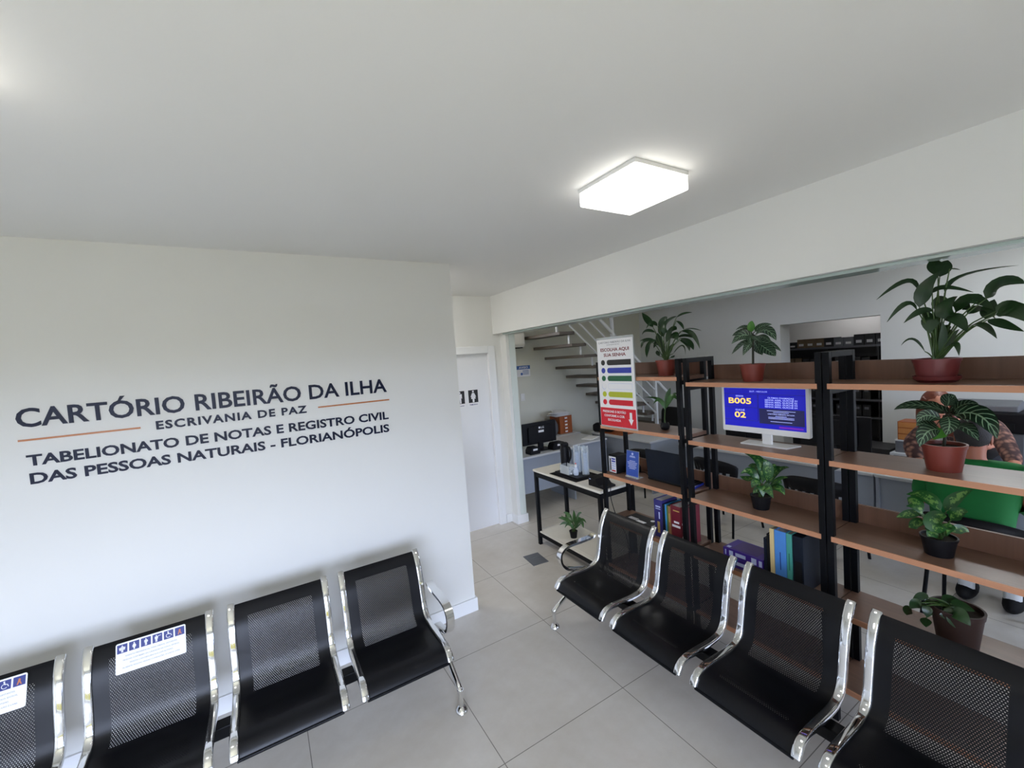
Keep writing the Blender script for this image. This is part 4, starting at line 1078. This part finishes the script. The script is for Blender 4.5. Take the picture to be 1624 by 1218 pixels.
# ================================================================== OFFICE: STAIRS
stt = thing('staircase', 'open staircase with dark floating treads and white diagonal railing along the office wall', 'stairs', (3.3, 5.8, 0))
tr_ = [(3.55, 2.53), (3.762, 2.357), (3.975, 2.178), (4.19, 2.005), (4.405, 1.83), (4.62, 1.66), (4.835, 1.487), (5.05, 1.313), (5.265, 1.14), (5.48, .965), (5.695, .79), (5.91, .615), (6.125, .44), (6.34, .265)]
for i, (x, z) in enumerate(tr_):
    x += .11; M().box(x - .14, x + .14, 4.80, 5.80, z - .045, z).build('tread', 'tread_wood', stt, bevel=.004, off=stt.location)
    if i: M().tube([(x - .107, 4.90, z), (x - .107, 4.90, tr_[i - 1][1] - .045)], .016, 10).build('spacer', 'rail_white', stt, smooth=True, off=stt.location)
rl = M(); SL = -.86
def rz_(x, o): return 2.28 + o + SL * (x - 4.74)
for x, z0, z1 in ((4.74, 1.40, 2.72), (5.66, .62, rz_(5.66, .0) + .08)): rl.box(x - .022, x + .022, 4.755, 4.80, z0, z1)
for o, r in ((0.03, .026), (-.17, .014), (-.37, .014), (-.56, .014)):
    xa = 4.0 if o > -.3 else 3.9
    rl.tube([(xa, 4.775, rz_(xa, o)), (5.66 if o < 0 else 5.95, 4.775, rz_(5.66 if o < 0 else 5.95, o))], r, 10)
rl.build('railing', 'rail_white', stt, smooth=True, off=stt.location)

# wall notice, switch, air conditioner on the stair wall
an = thing('wall_notice', 'small blue and white notice on the office wall by the stairs', 'sign', (3.718, 5.8, 1.804))
M().box(-.13, .13, -.004, 0, -.09, .09).build('plate', 'paper', an)
M().box(-.13, .13, -.0048, -.004, .03, .09).build('header', 'aviso_blue', an)
add_text(M(), 'AVISO', (0, -.0052, .042), EX, EZ, .18, .036, .02, 'C').build('header_text', 'print_white', an)
m = M().prism(circ(.022, 16), (-.04, -.0042, -.045), EX, EZ, (0, -1, 0), .0006)
for i in range(4): m.box(-.02, .10, -.0046, -.004, .004 - i * .02, .012 - i * .02)
m.build('printed_lines', 'aviso_blue', an)
sw = thing('light_switch', 'small white light switch below the wall notice', 'switch', (3.669, 5.8, 1.377))
M().box(-.04, .04, -.008, 0, -.06, .06).build('plate', 'white_plastic', sw, bevel=.003); M().box(-.012, .012, -.012, -.008, -.02, .02).build('rocker', 'trim_paint', sw, bevel=.002)
ac = thing('air_conditioner', 'white split air conditioner high on the office wall beside the pillar', 'air conditioner', (3.27, 5.8, 2.30))
M().prism([(0, -.11), (-.18, -.11), (-.21, -.06), (-.21, .09), (-.17, .14), (0, .14)], (-.38, 0, 0), (0, 1, 0), (0, 0, 1), (1, 0, 0), .76).build('body', 'white_plastic', ac, bevel=.008)
M().box(-.36, .36, -.17, -.06, -.125, -.11).build('vent', 'black_plastic', ac)

# ================================================================== OFFICE: DESKS
def desk(label, x0, x1, y0, y1, z=.74, front=None, group='grey office desks'):
    t = thing('office_desk', label, 'desk', ((x0 + x1) / 2, (y0 + y1) / 2, 0), 0, group); o = t.location
    M().box(x0, x1, y0, y1, z - .028, z).build('desk_top', 'grey_top', t, bevel=.006, off=o)
    lg = M()
    if front == 'x0':
        M().box(x0 + .04, x0 + .058, y0 + .03, y1 - .03, .22, z - .028).build('front_panel', 'grey_laminate', t, off=o)
        for yy in (y0 + .005, y1 - .03): M().box(x0 + .02, x1 - .03, yy, yy + .025, 0, z - .028).build('side_panel', 'grey_laminate', t, off=o)
    else:
        M().box(x0 + .03, x1 - .03, y0 + .04, y0 + .058, .25, z - .028).build('front_panel', 'grey_laminate', t, off=o)
        for xx in (x0 + .005, x1 - .03): M().box(xx, xx + .025, y0 + .02, y1 - .03, 0, z - .028).build('side_panel', 'grey_laminate', t, off=o)
    return t
desk('grey desk behind the middle shelf, facing the visitor chairs', 4.68, 5.32, 1.552, 3.55, front='x0')
desk('grey desk where the man in green sits', 4.68, 5.32, -.55, 1.546, front='x0')
desk('grey desk carrying the black monitor, against the stair wall', 2.76, 3.64, 4.50, 5.12)
desk('pale grey table with papers beside the monitor desk', 3.70, 4.36, 4.62, 5.26)
desk('grey corner desk below the stair railing', 4.52, 5.15, 3.95, 5.15, front='x0')
desk('grey low table with the drawer organizer, by the stair wall', 3.66, 4.45, 5.32, 5.78)
# monitor seen from behind
mo = thing('monitor', 'black monitor seen from behind with a logo, on the office desk', 'monitor', (3.235, 4.74, .74))
M().prism(rrect(.56, .30, .012), (0, 0, .235), (1, 0, 0), (0, 0, 1), (0, 1, 0), .02).build('panel', 'black_plastic', mo, bevel=.006)
M().prism(rrect(.40, .22, .03), (0, 0, .22), (1, 0, 0), (0, 0, 1), (0, -1, 0), .03).build('rear_cover', 'black_plastic', mo, bevel=.008)
M().box(-.04, .04, -.02, .012, .012, .16).build('stand_neck', 'black_plastic', mo, bevel=.004); M().box(-.14, .14, -.10, .10, 0, .012).build('stand_base', 'black_plastic', mo, bevel=.004)
m = M(); add_text(m, 'LG', (.005, -.0306, .298), EX, EZ, .05, .028, .01); m.prism(circ(.015, 18), (-.02, -.030, .312), EX, EZ, (0, -1, 0), .0006); m.build('logo', 'print_white', mo)
M().box(-.04, .05, -.0312, -.030, .245, .275).build('sticker', 'paper', mo)
for i, (x, wd_, lab) in enumerate(((3.02, .16, 'black telephone set left of the monitor foot on the desk'), (3.42, .22, 'black label printer right of the monitor foot on the desk'))):
    t = thing('desk_device', lab, 'device', (x, 4.60, .74)); M().prism([(-wd_ / 2, 0), (wd_ / 2, 0), (wd_ / 2, .05), (wd_ / 2 - .03, .095), (-wd_ / 2 + .03, .095), (-wd_ / 2, .05)], (0, .08, 0), EX, EZ, (0, -1, 0), .13).build('housing', 'black_plastic', t, bevel=.008)
    M().box(-.035, .035, -.0515, -.05, .05, .075).build('label', 'paper', t)
# drawer organizer
og = thing('drawer_organizer', 'orange brown box of small labelled drawers behind the monitor', 'organizer', (4.23, 5.56, .74))
M().box(-.13, .12, -.15, .12, 0, .29).build('case', 'orange_box', og, bevel=.003)
for i in range(5):
    d = M().box(-.045, .035, -.155, -.15, .012 + i * .055, .058 + i * .055).build('drawer', 'orange_box', og); M().box(-.03, .02, -.1562, -.155, .022 + i * .055, .046 + i * .055).build('drawer_label', 'paper', d)
rn = random.Random(9)
for i, (lab) in enumerate(('lower loose paper stack on the drawer organizer', 'crumpled top sheets on the drawer organizer')):
    m = M()
    for k in range(7): m.obox((4.18 + rn.uniform(-.03, .03), 5.52 + rn.uniform(-.02, .02), 1.036 + i * .035 + k * .0045), (cos(k * .2), sin(k * .2), 0), (-sin(k * .2), cos(k * .2), .03), (0, 0, 1), .15, .10, .0018)
    tag(m.build('paper_stack', 'paper'), lab, 'papers', 'papers on the organizer')
pb = thing('plastic_bag', 'grey bag of papers left of the drawer organizer', 'bag', (3.98, 5.5, .74))
M().lathe([(.09, 0), (.12, .06), (.12, .16), (.09, .23), (.03, .25)], n=14).build('bag', 'steel_plate', pb, smooth=True)
tag(M().obox((4.2, 4.80, .746), (.9, .4, 0), (-.4, .9, 0), (0, 0, 1), .14, .09, .005).build('paper_stack', 'paper'), 'loose papers at the edge of the pale grey table', 'papers')
tag(M().box(4.60, 4.85, 4.55, 5.05, .741, .752).build('desk_pad', 'orange_box', None), 'brown pad on the corner desk under the railing', 'pad')
bb_ = thing('black_bag', 'black bag on the corner desk below the stairs', 'bag', (4.75, 5.0, .752)); M().prism(rrect(.34, .13, .04), (0, .05, .065), (.5, -.86, 0), EZ, (-.86, -.5, 0), .16).build('body', 'black_matte', bb_, bevel=.02)

# ================================================================== VISITOR CHAIRS
def make_chair(label, loc, rz):
    t = thing('visitor_chair', label, 'chair', loc, rz, 'black visitor chairs before the desks')
    # local: front toward +x, back at -x
    def shell(rows, name, slots):
        m = M(); ny = 16
        for (x, z, hw, cur) in rows:
            for j in range(ny + 1):
                a = -1 + 2 * j / ny; m.v.append((x + cur * a * a, a * hw, z - (.05 * abs(a) ** 3 if name == 'backrest' and z > .75 else 0)))
        nr = len(rows)
        for i in range(nr - 1):
            for j in range(ny):
                if (i in slots) and 0 < j < ny - 1 and j % 2 == 0: continue
                a = i * (ny + 1) + j; m.f.append([a, a + 1, a + ny + 2, a + ny + 1]); m.uv.append(None)
        o = m.build(name, 'black_plastic', t, smooth=True); s = o.modifiers.new('thick', 'SOLIDIFY'); s.thickness = .012; s.offset = 0
        return o
    shell([(-.20, .47, .20, .06), (-.225, .53, .23, .07), (-.245, .60, .25, .08), (-.255, .665, .265, .085), (-.265, .73, .275, .09), (-.275, .80, .26, .09)], 'backrest', (1, 2))
    shell([(-.20, .455, .20, .02), (-.10, .435, .225, .0), (.08, .435, .235, .0), (.20, .445, .23, -.02), (.25, .42, .215, -.03)], 'seat', ())
    for sy in (-1, 1):
        M().tube([(-.25, sy * .24, .0), (-.19, sy * .215, .43), (-.225, sy * .21, .56)], .012, 10).build('leg', 'black_metal', t, smooth=True)
        M().tube([(.24, sy * .24, .0), (.17, sy * .215, .43)], .012, 10).build('leg', 'black_metal', t, smooth=True)
    M().box(-.19, .19, -.21, -.19, .415, .432).box(-.19, .19, .19, .21, .415, .432).build('seat_frame', 'black_metal', t)
    return t
ch = make_chair('black slotted visitor chair in front of the desk, behind the middle shelf right end', (4.27, 1.76, 0), radians(4))
dup(ch, (4.30, 2.72, 0), 'black slotted visitor chair seen between the laptop and the middle plant', rz=radians(-5))
dup(ch, (4.20, 3.62, 0), 'black slotted visitor chair behind the blue notice, nearest the corner desk', rz=radians(20))
dup(ch, (4.02, .76, 0), 'black visitor chair the man in the green shirt sits on', rz=radians(0))
for lab, x, y, rz in (('black office chair behind the middle desk', 5.75, 2.55, pi), ('black office chair beyond the corner desk by the railing', 5.35, 4.35, pi)):
    t = thing('office_chair', lab, 'chair', (x, y, 0), rz)
    M().prism(rrect(.48, .55, .09), (-.24, 0, .80), (0, 1, 0), (-.08, 0, 1), (1, 0, .08), .06).build('backrest', 'black_matte', t, bevel=.02)
    M().prism(rrect(.50, .48, .08), (.02, 0, .44), (0, 1, 0), (1, 0, 0), (0, 0, -1), .07).build('seat', 'black_matte', t, bevel=.02)
    M().tube([(0, 0, .38), (0, 0, .09)], .03, 12).build('column', 'black_metal', t, smooth=True)
    M().bar((-.21, 0, .42), (-.25, 0, .62), .05, .02).build('back_bracket', 'black_metal', t)
    for k in range(5): M().bar((0, 0, .08), (.27 * cos(k * 1.2566), .27 * sin(k * 1.2566), .05), .035).tube([(.27 * cos(k * 1.2566), .27 * sin(k * 1.2566) - .012, .027), (.27 * cos(k * 1.2566), .27 * sin(k * 1.2566) + .012, .027)], .026, 12).build('caster_leg', 'black_plastic', t)

# ================================================================== DESK THINGS BEYOND THE SHELVES
def back_monitor(label, x, y, w_, h_, z, rz=0):
    t = thing('monitor', label, 'monitor', (x, y, z), rz)
    M().box(-.012, .012, -w_ / 2, w_ / 2, .10, .10 + h_).build('panel', 'black_plastic', t, bevel=.005)
    M().box(.012 - .05, -.012, -w_ / 3, w_ / 3, .16, .06 + h_).build('rear_cover', 'black_plastic', t, bevel=.01)
    M().box(-.03, -.008, -.03, .03, .01, .2).build('stand_neck', 'black_plastic', t); M().box(-.10, .10, -.12, .12, 0, .012).build('stand_base', 'black_plastic', t, bevel=.003)
    return t
back_monitor('large black monitor back behind the television shelf', 5.02, 1.98, .62, .36, .74)
back_monitor('small black monitor back left of the television', 5.05, 2.95, .40, .26, .74, radians(15))
back_monitor('black monitor back beside the seated man', 5.0, .40, .46, .34, .74)
ph = thing('desk_phone', 'beige desk phone with dark display behind the right shelf', 'phone', (5.02, 1.44, .74))
M().prism([(-.10, 0), (.10, 0), (.10, .03), (.03, .11), (-.04, .11), (-.10, .05)], (0, .12, 0), (-1, 0, 0), EZ, (0, -1, 0), .24).build('housing', 'beige_plastic', ph, bevel=.012)
M().obox((.005, 0, .112), (1, 0, 0), (0, 1, 0), (0, 0, 1), .03, .075, .002).build('display', 'screen_dark', ph)
ph['category'] = 'phone'
# back table with organizer and printer
bt_ = thing('side_table', 'grey side table against the far office wall', 'table', (6.2, 1.1, 0))
M().box(-.25, .27, -.55, .72, .645, .675).build('table_top', 'grey_top', bt_, bevel=.004)
for yy in (-.53, .0, .68): M().box(-.22, .25, yy, yy + .025, 0, .645).build('side_panel', 'grey_laminate', bt_)
M().box(.20, .22, -.5, .68, .2, .645).build('back_panel', 'grey_laminate', bt_)
dk = thing('office_cabinet', 'low dark cabinet against the far wall left of the organizer', 'cabinet', (6.25, 2.05, 0))
M().box(-.2, .2, -.20, .2, 0, .68).build('body', 'bookcase_dark', dk, bevel=.003)
for i in range(2): d = M().box(-.206, -.2, -.19, .19, .04 + i * .30, .32 + i * .30).build('drawer', 'bookcase_dark', dk); M().box(-.222, -.206, -.05, .05, .2 + i * .30, .212 + i * .30).build('handle', 'frame_alu', d)
gb = thing('storage_box', 'grey box under the wooden drawer organizer on the side table', 'box', (6.14, 1.66, .675)); M().box(-.13, .13, -.17, .13, 0, .125).build('body', 'steel_plate', gb, bevel=.004); M().box(-.135, .135, -.175, .135, .125, .14).build('lid', 'grey_top', gb, bevel=.003)
wo = thing('drawer_organizer', 'small light wood drawer organizer beside the red haired woman', 'organizer', (6.14, 1.66, .815))
M().box(-.12, .12, -.15, .11, 0, .205).build('case', 'orange_box', wo, bevel=.002)
for i in range(3): M().box(-.126, -.12, -.142, .102, .008 + i * .066, .064 + i * .066).build('drawer', 'box_wood', wo, bevel=.002)
pr = thing('printer', 'black and grey printer with open lid behind the woman', 'printer', (6.22, 1.10, 0.675))
M().box(-.20, .22, -.24, .24, .0, .30).build('cabinet', 'steel_plate', pr, bevel=.01)
M().box(-.22, .20, -.26, .22, .30, .50).build('body', 'black_plastic', pr, bevel=.02)
M().prism([(-.2, 0), (.2, 0), (.2, .03), (.0, .10), (-.2, .06)], (0, .24, .50), EX, EZ, (0, -1, 0), .44).build('feeder', 'steel_plate', pr, bevel=.01)
M().box(-.235, -.22, -.18, .15, .34, .40).build('paper_slot', 'black_matte', pr)

# ================================================================== ARCHIVE ROOM
XA = 7.6
bc = thing('bookcase', 'dark bookcase full of file boxes in the room beyond the opening', 'bookcase', (XA, 2.7, 0))
f = M()
LV = [.06, .45, .80, 1.06, 1.32, 1.58, 1.86]
for z in LV: M().box(0, .35, -1.0, 1.3, z - .03, z).build('shelf', 'bookcase_dark', bc); 
for z in LV: M().box(-.006, 0, -1.0, 1.3, z - .03, z).build('shelf_edge', 'bookcase_edge', bc)
for y in (-1.02, -.28, .35, 1.3): M().box(-.004, .35, y, y + .02, 0, 1.86).build('upright', 'bookcase_dark', bc)
M().box(.34, .36, -1.0, 1.3, 0, 1.86).build('back_panel', 'bookcase_dark', bc)
rn = random.Random(21)
def fbox(y, z, wd_, hh, mt, lab, grp, name='file_box'):
    t = thing(name, lab, 'box', (XA + .01, y, z), 0, grp)
    M().box(0, .28, -wd_ / 2, wd_ / 2, 0, hh).build('body', mt, t)
    M().box(-.002, 0, -wd_ * .26, wd_ * .30, hh * (.22 if name == 'file_box' else .62), hh * (.48 if name == 'file_box' else .84)).build('label', 'label_white' if name == 'file_box' else 'label_grey', t)
    return t
y = 3.72; i = 0
TOPS = ['black', 'black', 'brown', 'brown', 'brown', 'black', 'grey', 'grey', 'black', 'black', 'black', 'black']
for i, k in enumerate(TOPS):
    wd_ = .122; y = 3.68 - i * .128
    fbox(y, 1.86, wd_, (.10 if i < 2 else .14 if i < 6 else .13 if i < 8 else .16) , {'black': 'box_black', 'brown': 'box_brown', 'grey': 'steel_plate'}[k], 'file box standing on top of the dark bookcase', 'file boxes on the bookcase top')
for row, z, hh in ((0, 1.58, .09), (1, 1.06, .17), (2, .80, .17)):
    for i in range(14):
        y = 3.70 - i * .112
        if any(abs(y - (2.7 + q + .01)) < .062 for q in (-.28, .35)): continue
        fbox(y, z, .095, hh + (rn.uniform(0, .03) if row == 0 else 0), 'box_brown' if (row == 0 and i in (1, 2, 6)) else 'box_black',
             ('flat file box on the upper open shelf of the dark bookcase', 'black binder in the upper lower row of the dark bookcase', 'black binder in the bottom visible row of the dark bookcase')[row],
             ('file boxes on the upper shelf', 'binders in the upper row', 'binders in the lower row')[row], 'file_box' if row == 0 else 'binder')

# ================================================================== PEOPLE
def skin_body(name, mat, nodes, edges, parent, root=0, lv=2):
    me = bpy.data.meshes.new(name); me.from_pydata([n[0] for n in nodes], edges, [])
    o = bpy.data.objects.new(name, me); C.objects.link(o); me.materials.append(MATS[mat])
    o.modifiers.new('skin', 'SKIN').use_smooth_shade = True
    for i, n in enumerate(nodes):
        r = n[1] if isinstance(n[1], tuple) else (n[1], n[1])
        me.skin_vertices[0].data[i].radius = r
    me.skin_vertices[0].data[root].use_root = True
    s = o.modifiers.new('sub', 'SUBSURF'); s.levels = lv; s.render_levels = lv
    o.parent = parent
    return o
def ell(m, c, r, n=20, k=14, ex=(1, 0, 0), ey=(0, 1, 0), ez=(0, 0, 1), lo=-90, hi=90):
    c = Vector(c); ex, ey, ez = Vector(ex), Vector(ey), Vector(ez); o = len(m.v)
    for i in range(k + 1):
        la = radians(lo + (hi - lo) * i / k)
        for j in range(n):
            a = 2 * pi * j / n; m.v.append(tuple(c + ex * r[0] * cos(la) * cos(a) + ey * r[1] * cos(la) * sin(a) + ez * r[2] * sin(la)))
    for i in range(k):
        for j in range(n):
            a = o + i * n + j; b = o + i * n + (j + 1) % n; m.f.append([a, b, b + n, a + n]); m.uv.append(None)
    return m
def head(m, c, f, up, s=1.0):
    """head mesh: skull + jaw + nose + ears; f = facing, up = up"""
    f, up = Vector(f).normalized(), Vector(up).normalized(); sd = f.cross(up).normalized(); up = sd.cross(f).normalized(); c = Vector(c)
    o = len(m.v); n, k = 24, 18
    for i in range(k + 1):
        la = radians(-90 + 180 * i / k); z = sin(la)
        for j in range(n):
            a = 2 * pi * j / n; x, y = cos(a), sin(a)
            rx, ry, rz = .098, .076, .118
            jaw = max(0, -z); fr = max(0, x)
            rx_ = rx * (1 - .25 * jaw * (1 - fr)); ry_ = ry * (1 - .28 * jaw)
            nose = .022 * math.exp(-((y / .16) ** 2)) * math.exp(-((z + .22) / .22) ** 2) * (1 if x > .6 else 0)
            eye = -.010 * (math.exp(-((abs(y) - .42) / .16) ** 2)) * math.exp(-((z - .05) / .12) ** 2) * (1 if x > .4 else 0)
            lip = .006 * math.exp(-((y / .3) ** 2)) * math.exp(-((z + .58) / .10) ** 2) * (1 if x > .3 else 0)
            p = c + f * (cos(la) * x * rx_ + nose + eye + lip - (.01 * jaw if x < 0 else 0)) * s + sd * (cos(la) * y * ry_) * s + up * z * rz * s
            m.v.append(tuple(p))
    for i in range(k):
        for j in range(n):
            a = o + i * n + j; b = o + i * n + (j + 1) % n; m.f.append([a, b, b + n, a + n]); m.uv.append(None)
    for e in (-1, 1): ell(m, c + sd * e * .076 * s - up * .012 * s - f * .008 * s, (.012 * s, .021 * s, .038 * s), 12, 8, sd * e * .7 - f * .3, f, up)
    return sd, up
def hand(m, wrist, d, palm_n, s=1.0):
    """palm + five bent fingers, tapered tubes; d = pointing direction, palm_n = palm normal"""
    w, d, pn = Vector(wrist), Vector(d).normalized(), Vector(palm_n).normalized(); sd = d.cross(pn).normalized(); pn = sd.cross(d)
    ell(m, w + d * .045 * s, (.052 * s, .040 * s, .016 * s), 14, 10, d, sd, pn)
    for i, (o, L) in enumerate(((-.030, .068), (-.010, .080), (.011, .075), (.030, .058))):
        b = w + d * .08 * s + sd * o * s
        m.tube([b, b + d * L * .45 * s + pn * .004 * s, b + d * L * .8 * s + pn * .016 * s, b + d * L * .95 * s + pn * .028 * s], [.0095 * s, .009 * s, .008 * s, .0055 * s], 8, sub=3)
    b = w + d * .02 * s - sd * .032 * s
    m.tube([b, b + d * .03 * s - sd * .022 * s + pn * .006 * s, b + d * .06 * s - sd * .03 * s + pn * .014 * s], [.012 * s, .010 * s, .007 * s], 8, sub=3)

# seated man, back to the camera
mx, my = 4.02, .79
man = thing('person', 'seated person in a green t-shirt seen from behind, facing the desk', 'person', (mx, my, 0))
B = [((-.08, 0, .52), (.15, .13)), ((-.10, 0, .68), (.155, .115)), ((-.10, 0, .86), (.165, .11)), ((-.08, 0, 1.03), (.155, .09)), ((-.06, 0, 1.11), (.09, .075)), ((-.045, 0, 1.16), .062), ((-.03, 0, 1.21), .06),
     ((-.06, .175, 1.055), .066), ((-.01, .24, .90), .046), ((.06, .27, .77), .042), ((.22, .22, .79), .038), ((.33, .17, .80), .028),
     ((-.06, -.175, 1.055), .066), ((-.01, -.24, .90), .046), ((.06, -.27, .77), .042), ((.22, -.22, .79), .038), ((.33, -.17, .80), .028),
     ((.02, .10, .50), .095), ((.38, .12, .51), .07), ((.36, .12, .30), .055), ((.33, .11, .09), .04),
     ((.02, -.10, .50), .095), ((.38, -.12, .51), .07), ((.36, -.12, .30), .055), ((.33, -.11, .09), .04)]
E_ = [(0, 1), (1, 2), (2, 3), (3, 4), (4, 5), (5, 6), (3, 7), (7, 8), (8, 9), (9, 10), (10, 11), (3, 12), (12, 13), (13, 14), (14, 15), (15, 16), (0, 17), (17, 18), (18, 19), (19, 20), (0, 21), (21, 22), (22, 23), (23, 24)]
skin_body('body', 'skin_back', B, E_, man)
sh = lambda k, d=.012: ((B[k][0]), tuple(a + d for a in (B[k][1] if isinstance(B[k][1], tuple) else (B[k][1],) * 2)))
skin_body('t_shirt', 'green_shirt', [sh(0, .03), sh(1, .05), sh(2, .055), sh(3, .055), ((-.06, 0, 1.135), (.092, .08)), sh(7, .034), sh(8, .040), ((.05, .268, .785), .066), sh(12, .034), sh(13, .040), ((.05, -.268, .785), .066)],
          [(0, 1), (1, 2), (2, 3), (3, 4), (3, 5), (5, 6), (6, 7), (3, 8), (8, 9), (9, 10)], man)
skin_body('trousers', 'trousers', [sh(0, .016), sh(17), sh(18), sh(19), ((.335, .11, .12), .058), sh(21), sh(22), sh(23), ((.335, -.11, .12), .058)], [(0, 1), (1, 2), (2, 3), (3, 4), (0, 5), (5, 6), (6, 7), (7, 8)], man)
hm = M(); head(hm, (-.02, 0, 1.285), (1, 0.05, -.12), (0.08, 0, 1), 1.06); hm.tube([(-.055, 0, 1.12), (-.05, 0, 1.18), (-.035, 0, 1.26)], [.064, .062, .066], 18); hm.build('head', 'skin_back', man, smooth=True)
hr = M(); ell(hr, (-.030, 0, 1.305), (.108, .088, .118), 24, 12, (.94, 0, .34), (0, 1, 0), (-.34, 0, .94), -24, 90); hr.build('hair', 'dark_hair', man, smooth=True)
hm = M(); hand(hm, (.33, .17, .80), (.9, -.3, -.25), (0, 0, -1)); hand(hm, (.33, -.17, .80), (.9, .3, -.25), (0, 0, -1)); hm.build('hands', 'skin_back', man, smooth=True)
for sy in (-1, 1):
    M().tube([(.335, sy * .112, .06), (.333, sy * .112, .15)], [.044, .046], 12).build('sock', 'sock', man, smooth=True)
    m = M(); ell(m, (.375, sy * .115, .055), (.15, .056, .062), 18, 10, lo=-62, hi=90); m.build('shoe', 'black_matte', man, smooth=True, bevel=0)
# woman leaning over the desk
wx, wy = 5.42, 1.13
wo_ = thing('person', 'red haired person in a floral sleeved top leaning over the desk', 'person', (wx, wy, 0))
wo_.scale = (1.03, 1.03, 1.03)
B = [((.18, 0, .88), (.15, .12)), ((.10, .0, 1.0), (.13, .10)), ((-.06, -.02, 1.08), (.15, .11)), ((-.18, -.02, 1.13), (.15, .09)), ((-.25, .0, 1.16), .055), ((-.31, .03, 1.20), .052),
     ((-.20, -.19, 1.15), .066), ((-.36, -.285, 1.06), .05), ((-.55, -.365, .95), .042), ((-.68, -.405, .86), .030),
     ((-.18, .17, 1.10), .064), ((-.36, .26, .95), .05), ((-.52, .16, .82), .042), ((-.62, .07, .785), .030),
     ((.20, .10, .80), .10), ((.21, .11, .45), .07), ((.24, .11, .08), .045), ((.20, -.10, .80), .10), ((.21, -.11, .45), .07), ((.24, -.11, .08), .045)]
E_ = [(0, 1), (1, 2), (2, 3), (3, 4), (4, 5), (3, 6), (6, 7), (7, 8), (8, 9), (3, 10), (10, 11), (11, 12), (12, 13), (0, 14), (14, 15), (15, 16), (0, 17), (17, 18), (18, 19)]
skin_body('body', 'skin', B, E_, wo_)
sh = lambda k, d=.012: ((B[k][0]), tuple(a + d for a in (B[k][1] if isinstance(B[k][1], tuple) else (B[k][1],) * 2)))
skin_body('top', 'floral_cloth', [sh(1, .016), sh(2, .02), sh(3, .02), sh(6, .014), sh(7, .016), sh(8, .014), ((-.60, -.38, .92), .045), sh(10, .014), sh(11, .016), sh(12, .014), sh(0, .014)], [(0, 1), (1, 2), (2, 3), (3, 4), (4, 5), (5, 6), (2, 7), (7, 8), (8, 9), (0, 10)], wo_)
skin_body('trousers', 'trousers', [sh(0, .014), sh(14), sh(15), sh(16), sh(17), sh(18), sh(19)], [(0, 1), (1, 2), (2, 3), (0, 4), (4, 5), (5, 6)], wo_)
hc = Vector((-.37, .085, 1.30)); hf = (-1, -.40, -.12); hu = (-.05, -.10, 1)
hm = M(); sd, up = head(hm, hc, hf, hu); hm.build('head', 'skin', wo_, smooth=True)
ff = Vector(hf).normalized()
m = M()
for e in (-1, 1): ell(m, hc + ff * .083 + sd * e * .031 + up * .008, (.006, .014, .006), 10, 8, ff, sd, up)
m.build('eyes', 'dark_hair', wo_, smooth=True)
m = M(); ell(m, hc + ff * .082 - up * .066, (.006, .024, .007), 10, 8, ff, sd, up); m.build('lips', 'ink_darkred', wo_, smooth=True)
m = M(); ell(m, hc - ff * .022 + up * .022, (.108, .100, .124), 22, 14, ff * .72 + up * .69, sd, up * .72 - ff * .69, -10, 90)
for e in (-1, 1):
    m.tube([hc + sd * e * .070 + ff * .02 + up * .07, hc + sd * e * .088 - ff * .005 - up * .02, hc + sd * e * .092 - Vector((0, 0, .14)), hc + sd * e * .085 - Vector((-.02, 0, .25))], [.026, .034, .036, .018], 12, sub=4)
m.build('hair', 'red_hair', wo_, smooth=True)
hm = M(); hand(hm, (-.68, -.405, .86), (-.8, -.15, -.60), (-.5, 0, -.8)); hand(hm, (-.62, .07, .785), (-.9, -.35, -.1), (0, 0, -1)); hm.build('hands', 'skin', wo_, smooth=True)
wr = Vector((-.655, -.397, .88)); m = M(); dr_ = (Vector((-.68, -.405, .86)) - Vector((-.55, -.365, .95))).normalized(); a = dr_.cross(Vector((0, 0, 1))).normalized(); b = dr_.cross(a)
m.tube([wr + (a * cos(k * pi / 10) + b * sin(k * pi / 10)) * .041 for k in range(21)], .007, 8); m.build('bracelet', 'bracelet', wo_, smooth=True)
for sy in (-1, 1):
    m = M(); ell(m, (.18, sy * .11, .04), (.13, .046, .045), 18, 10, lo=-62, hi=90); m.build('shoe', 'black_matte', wo_, smooth=True)
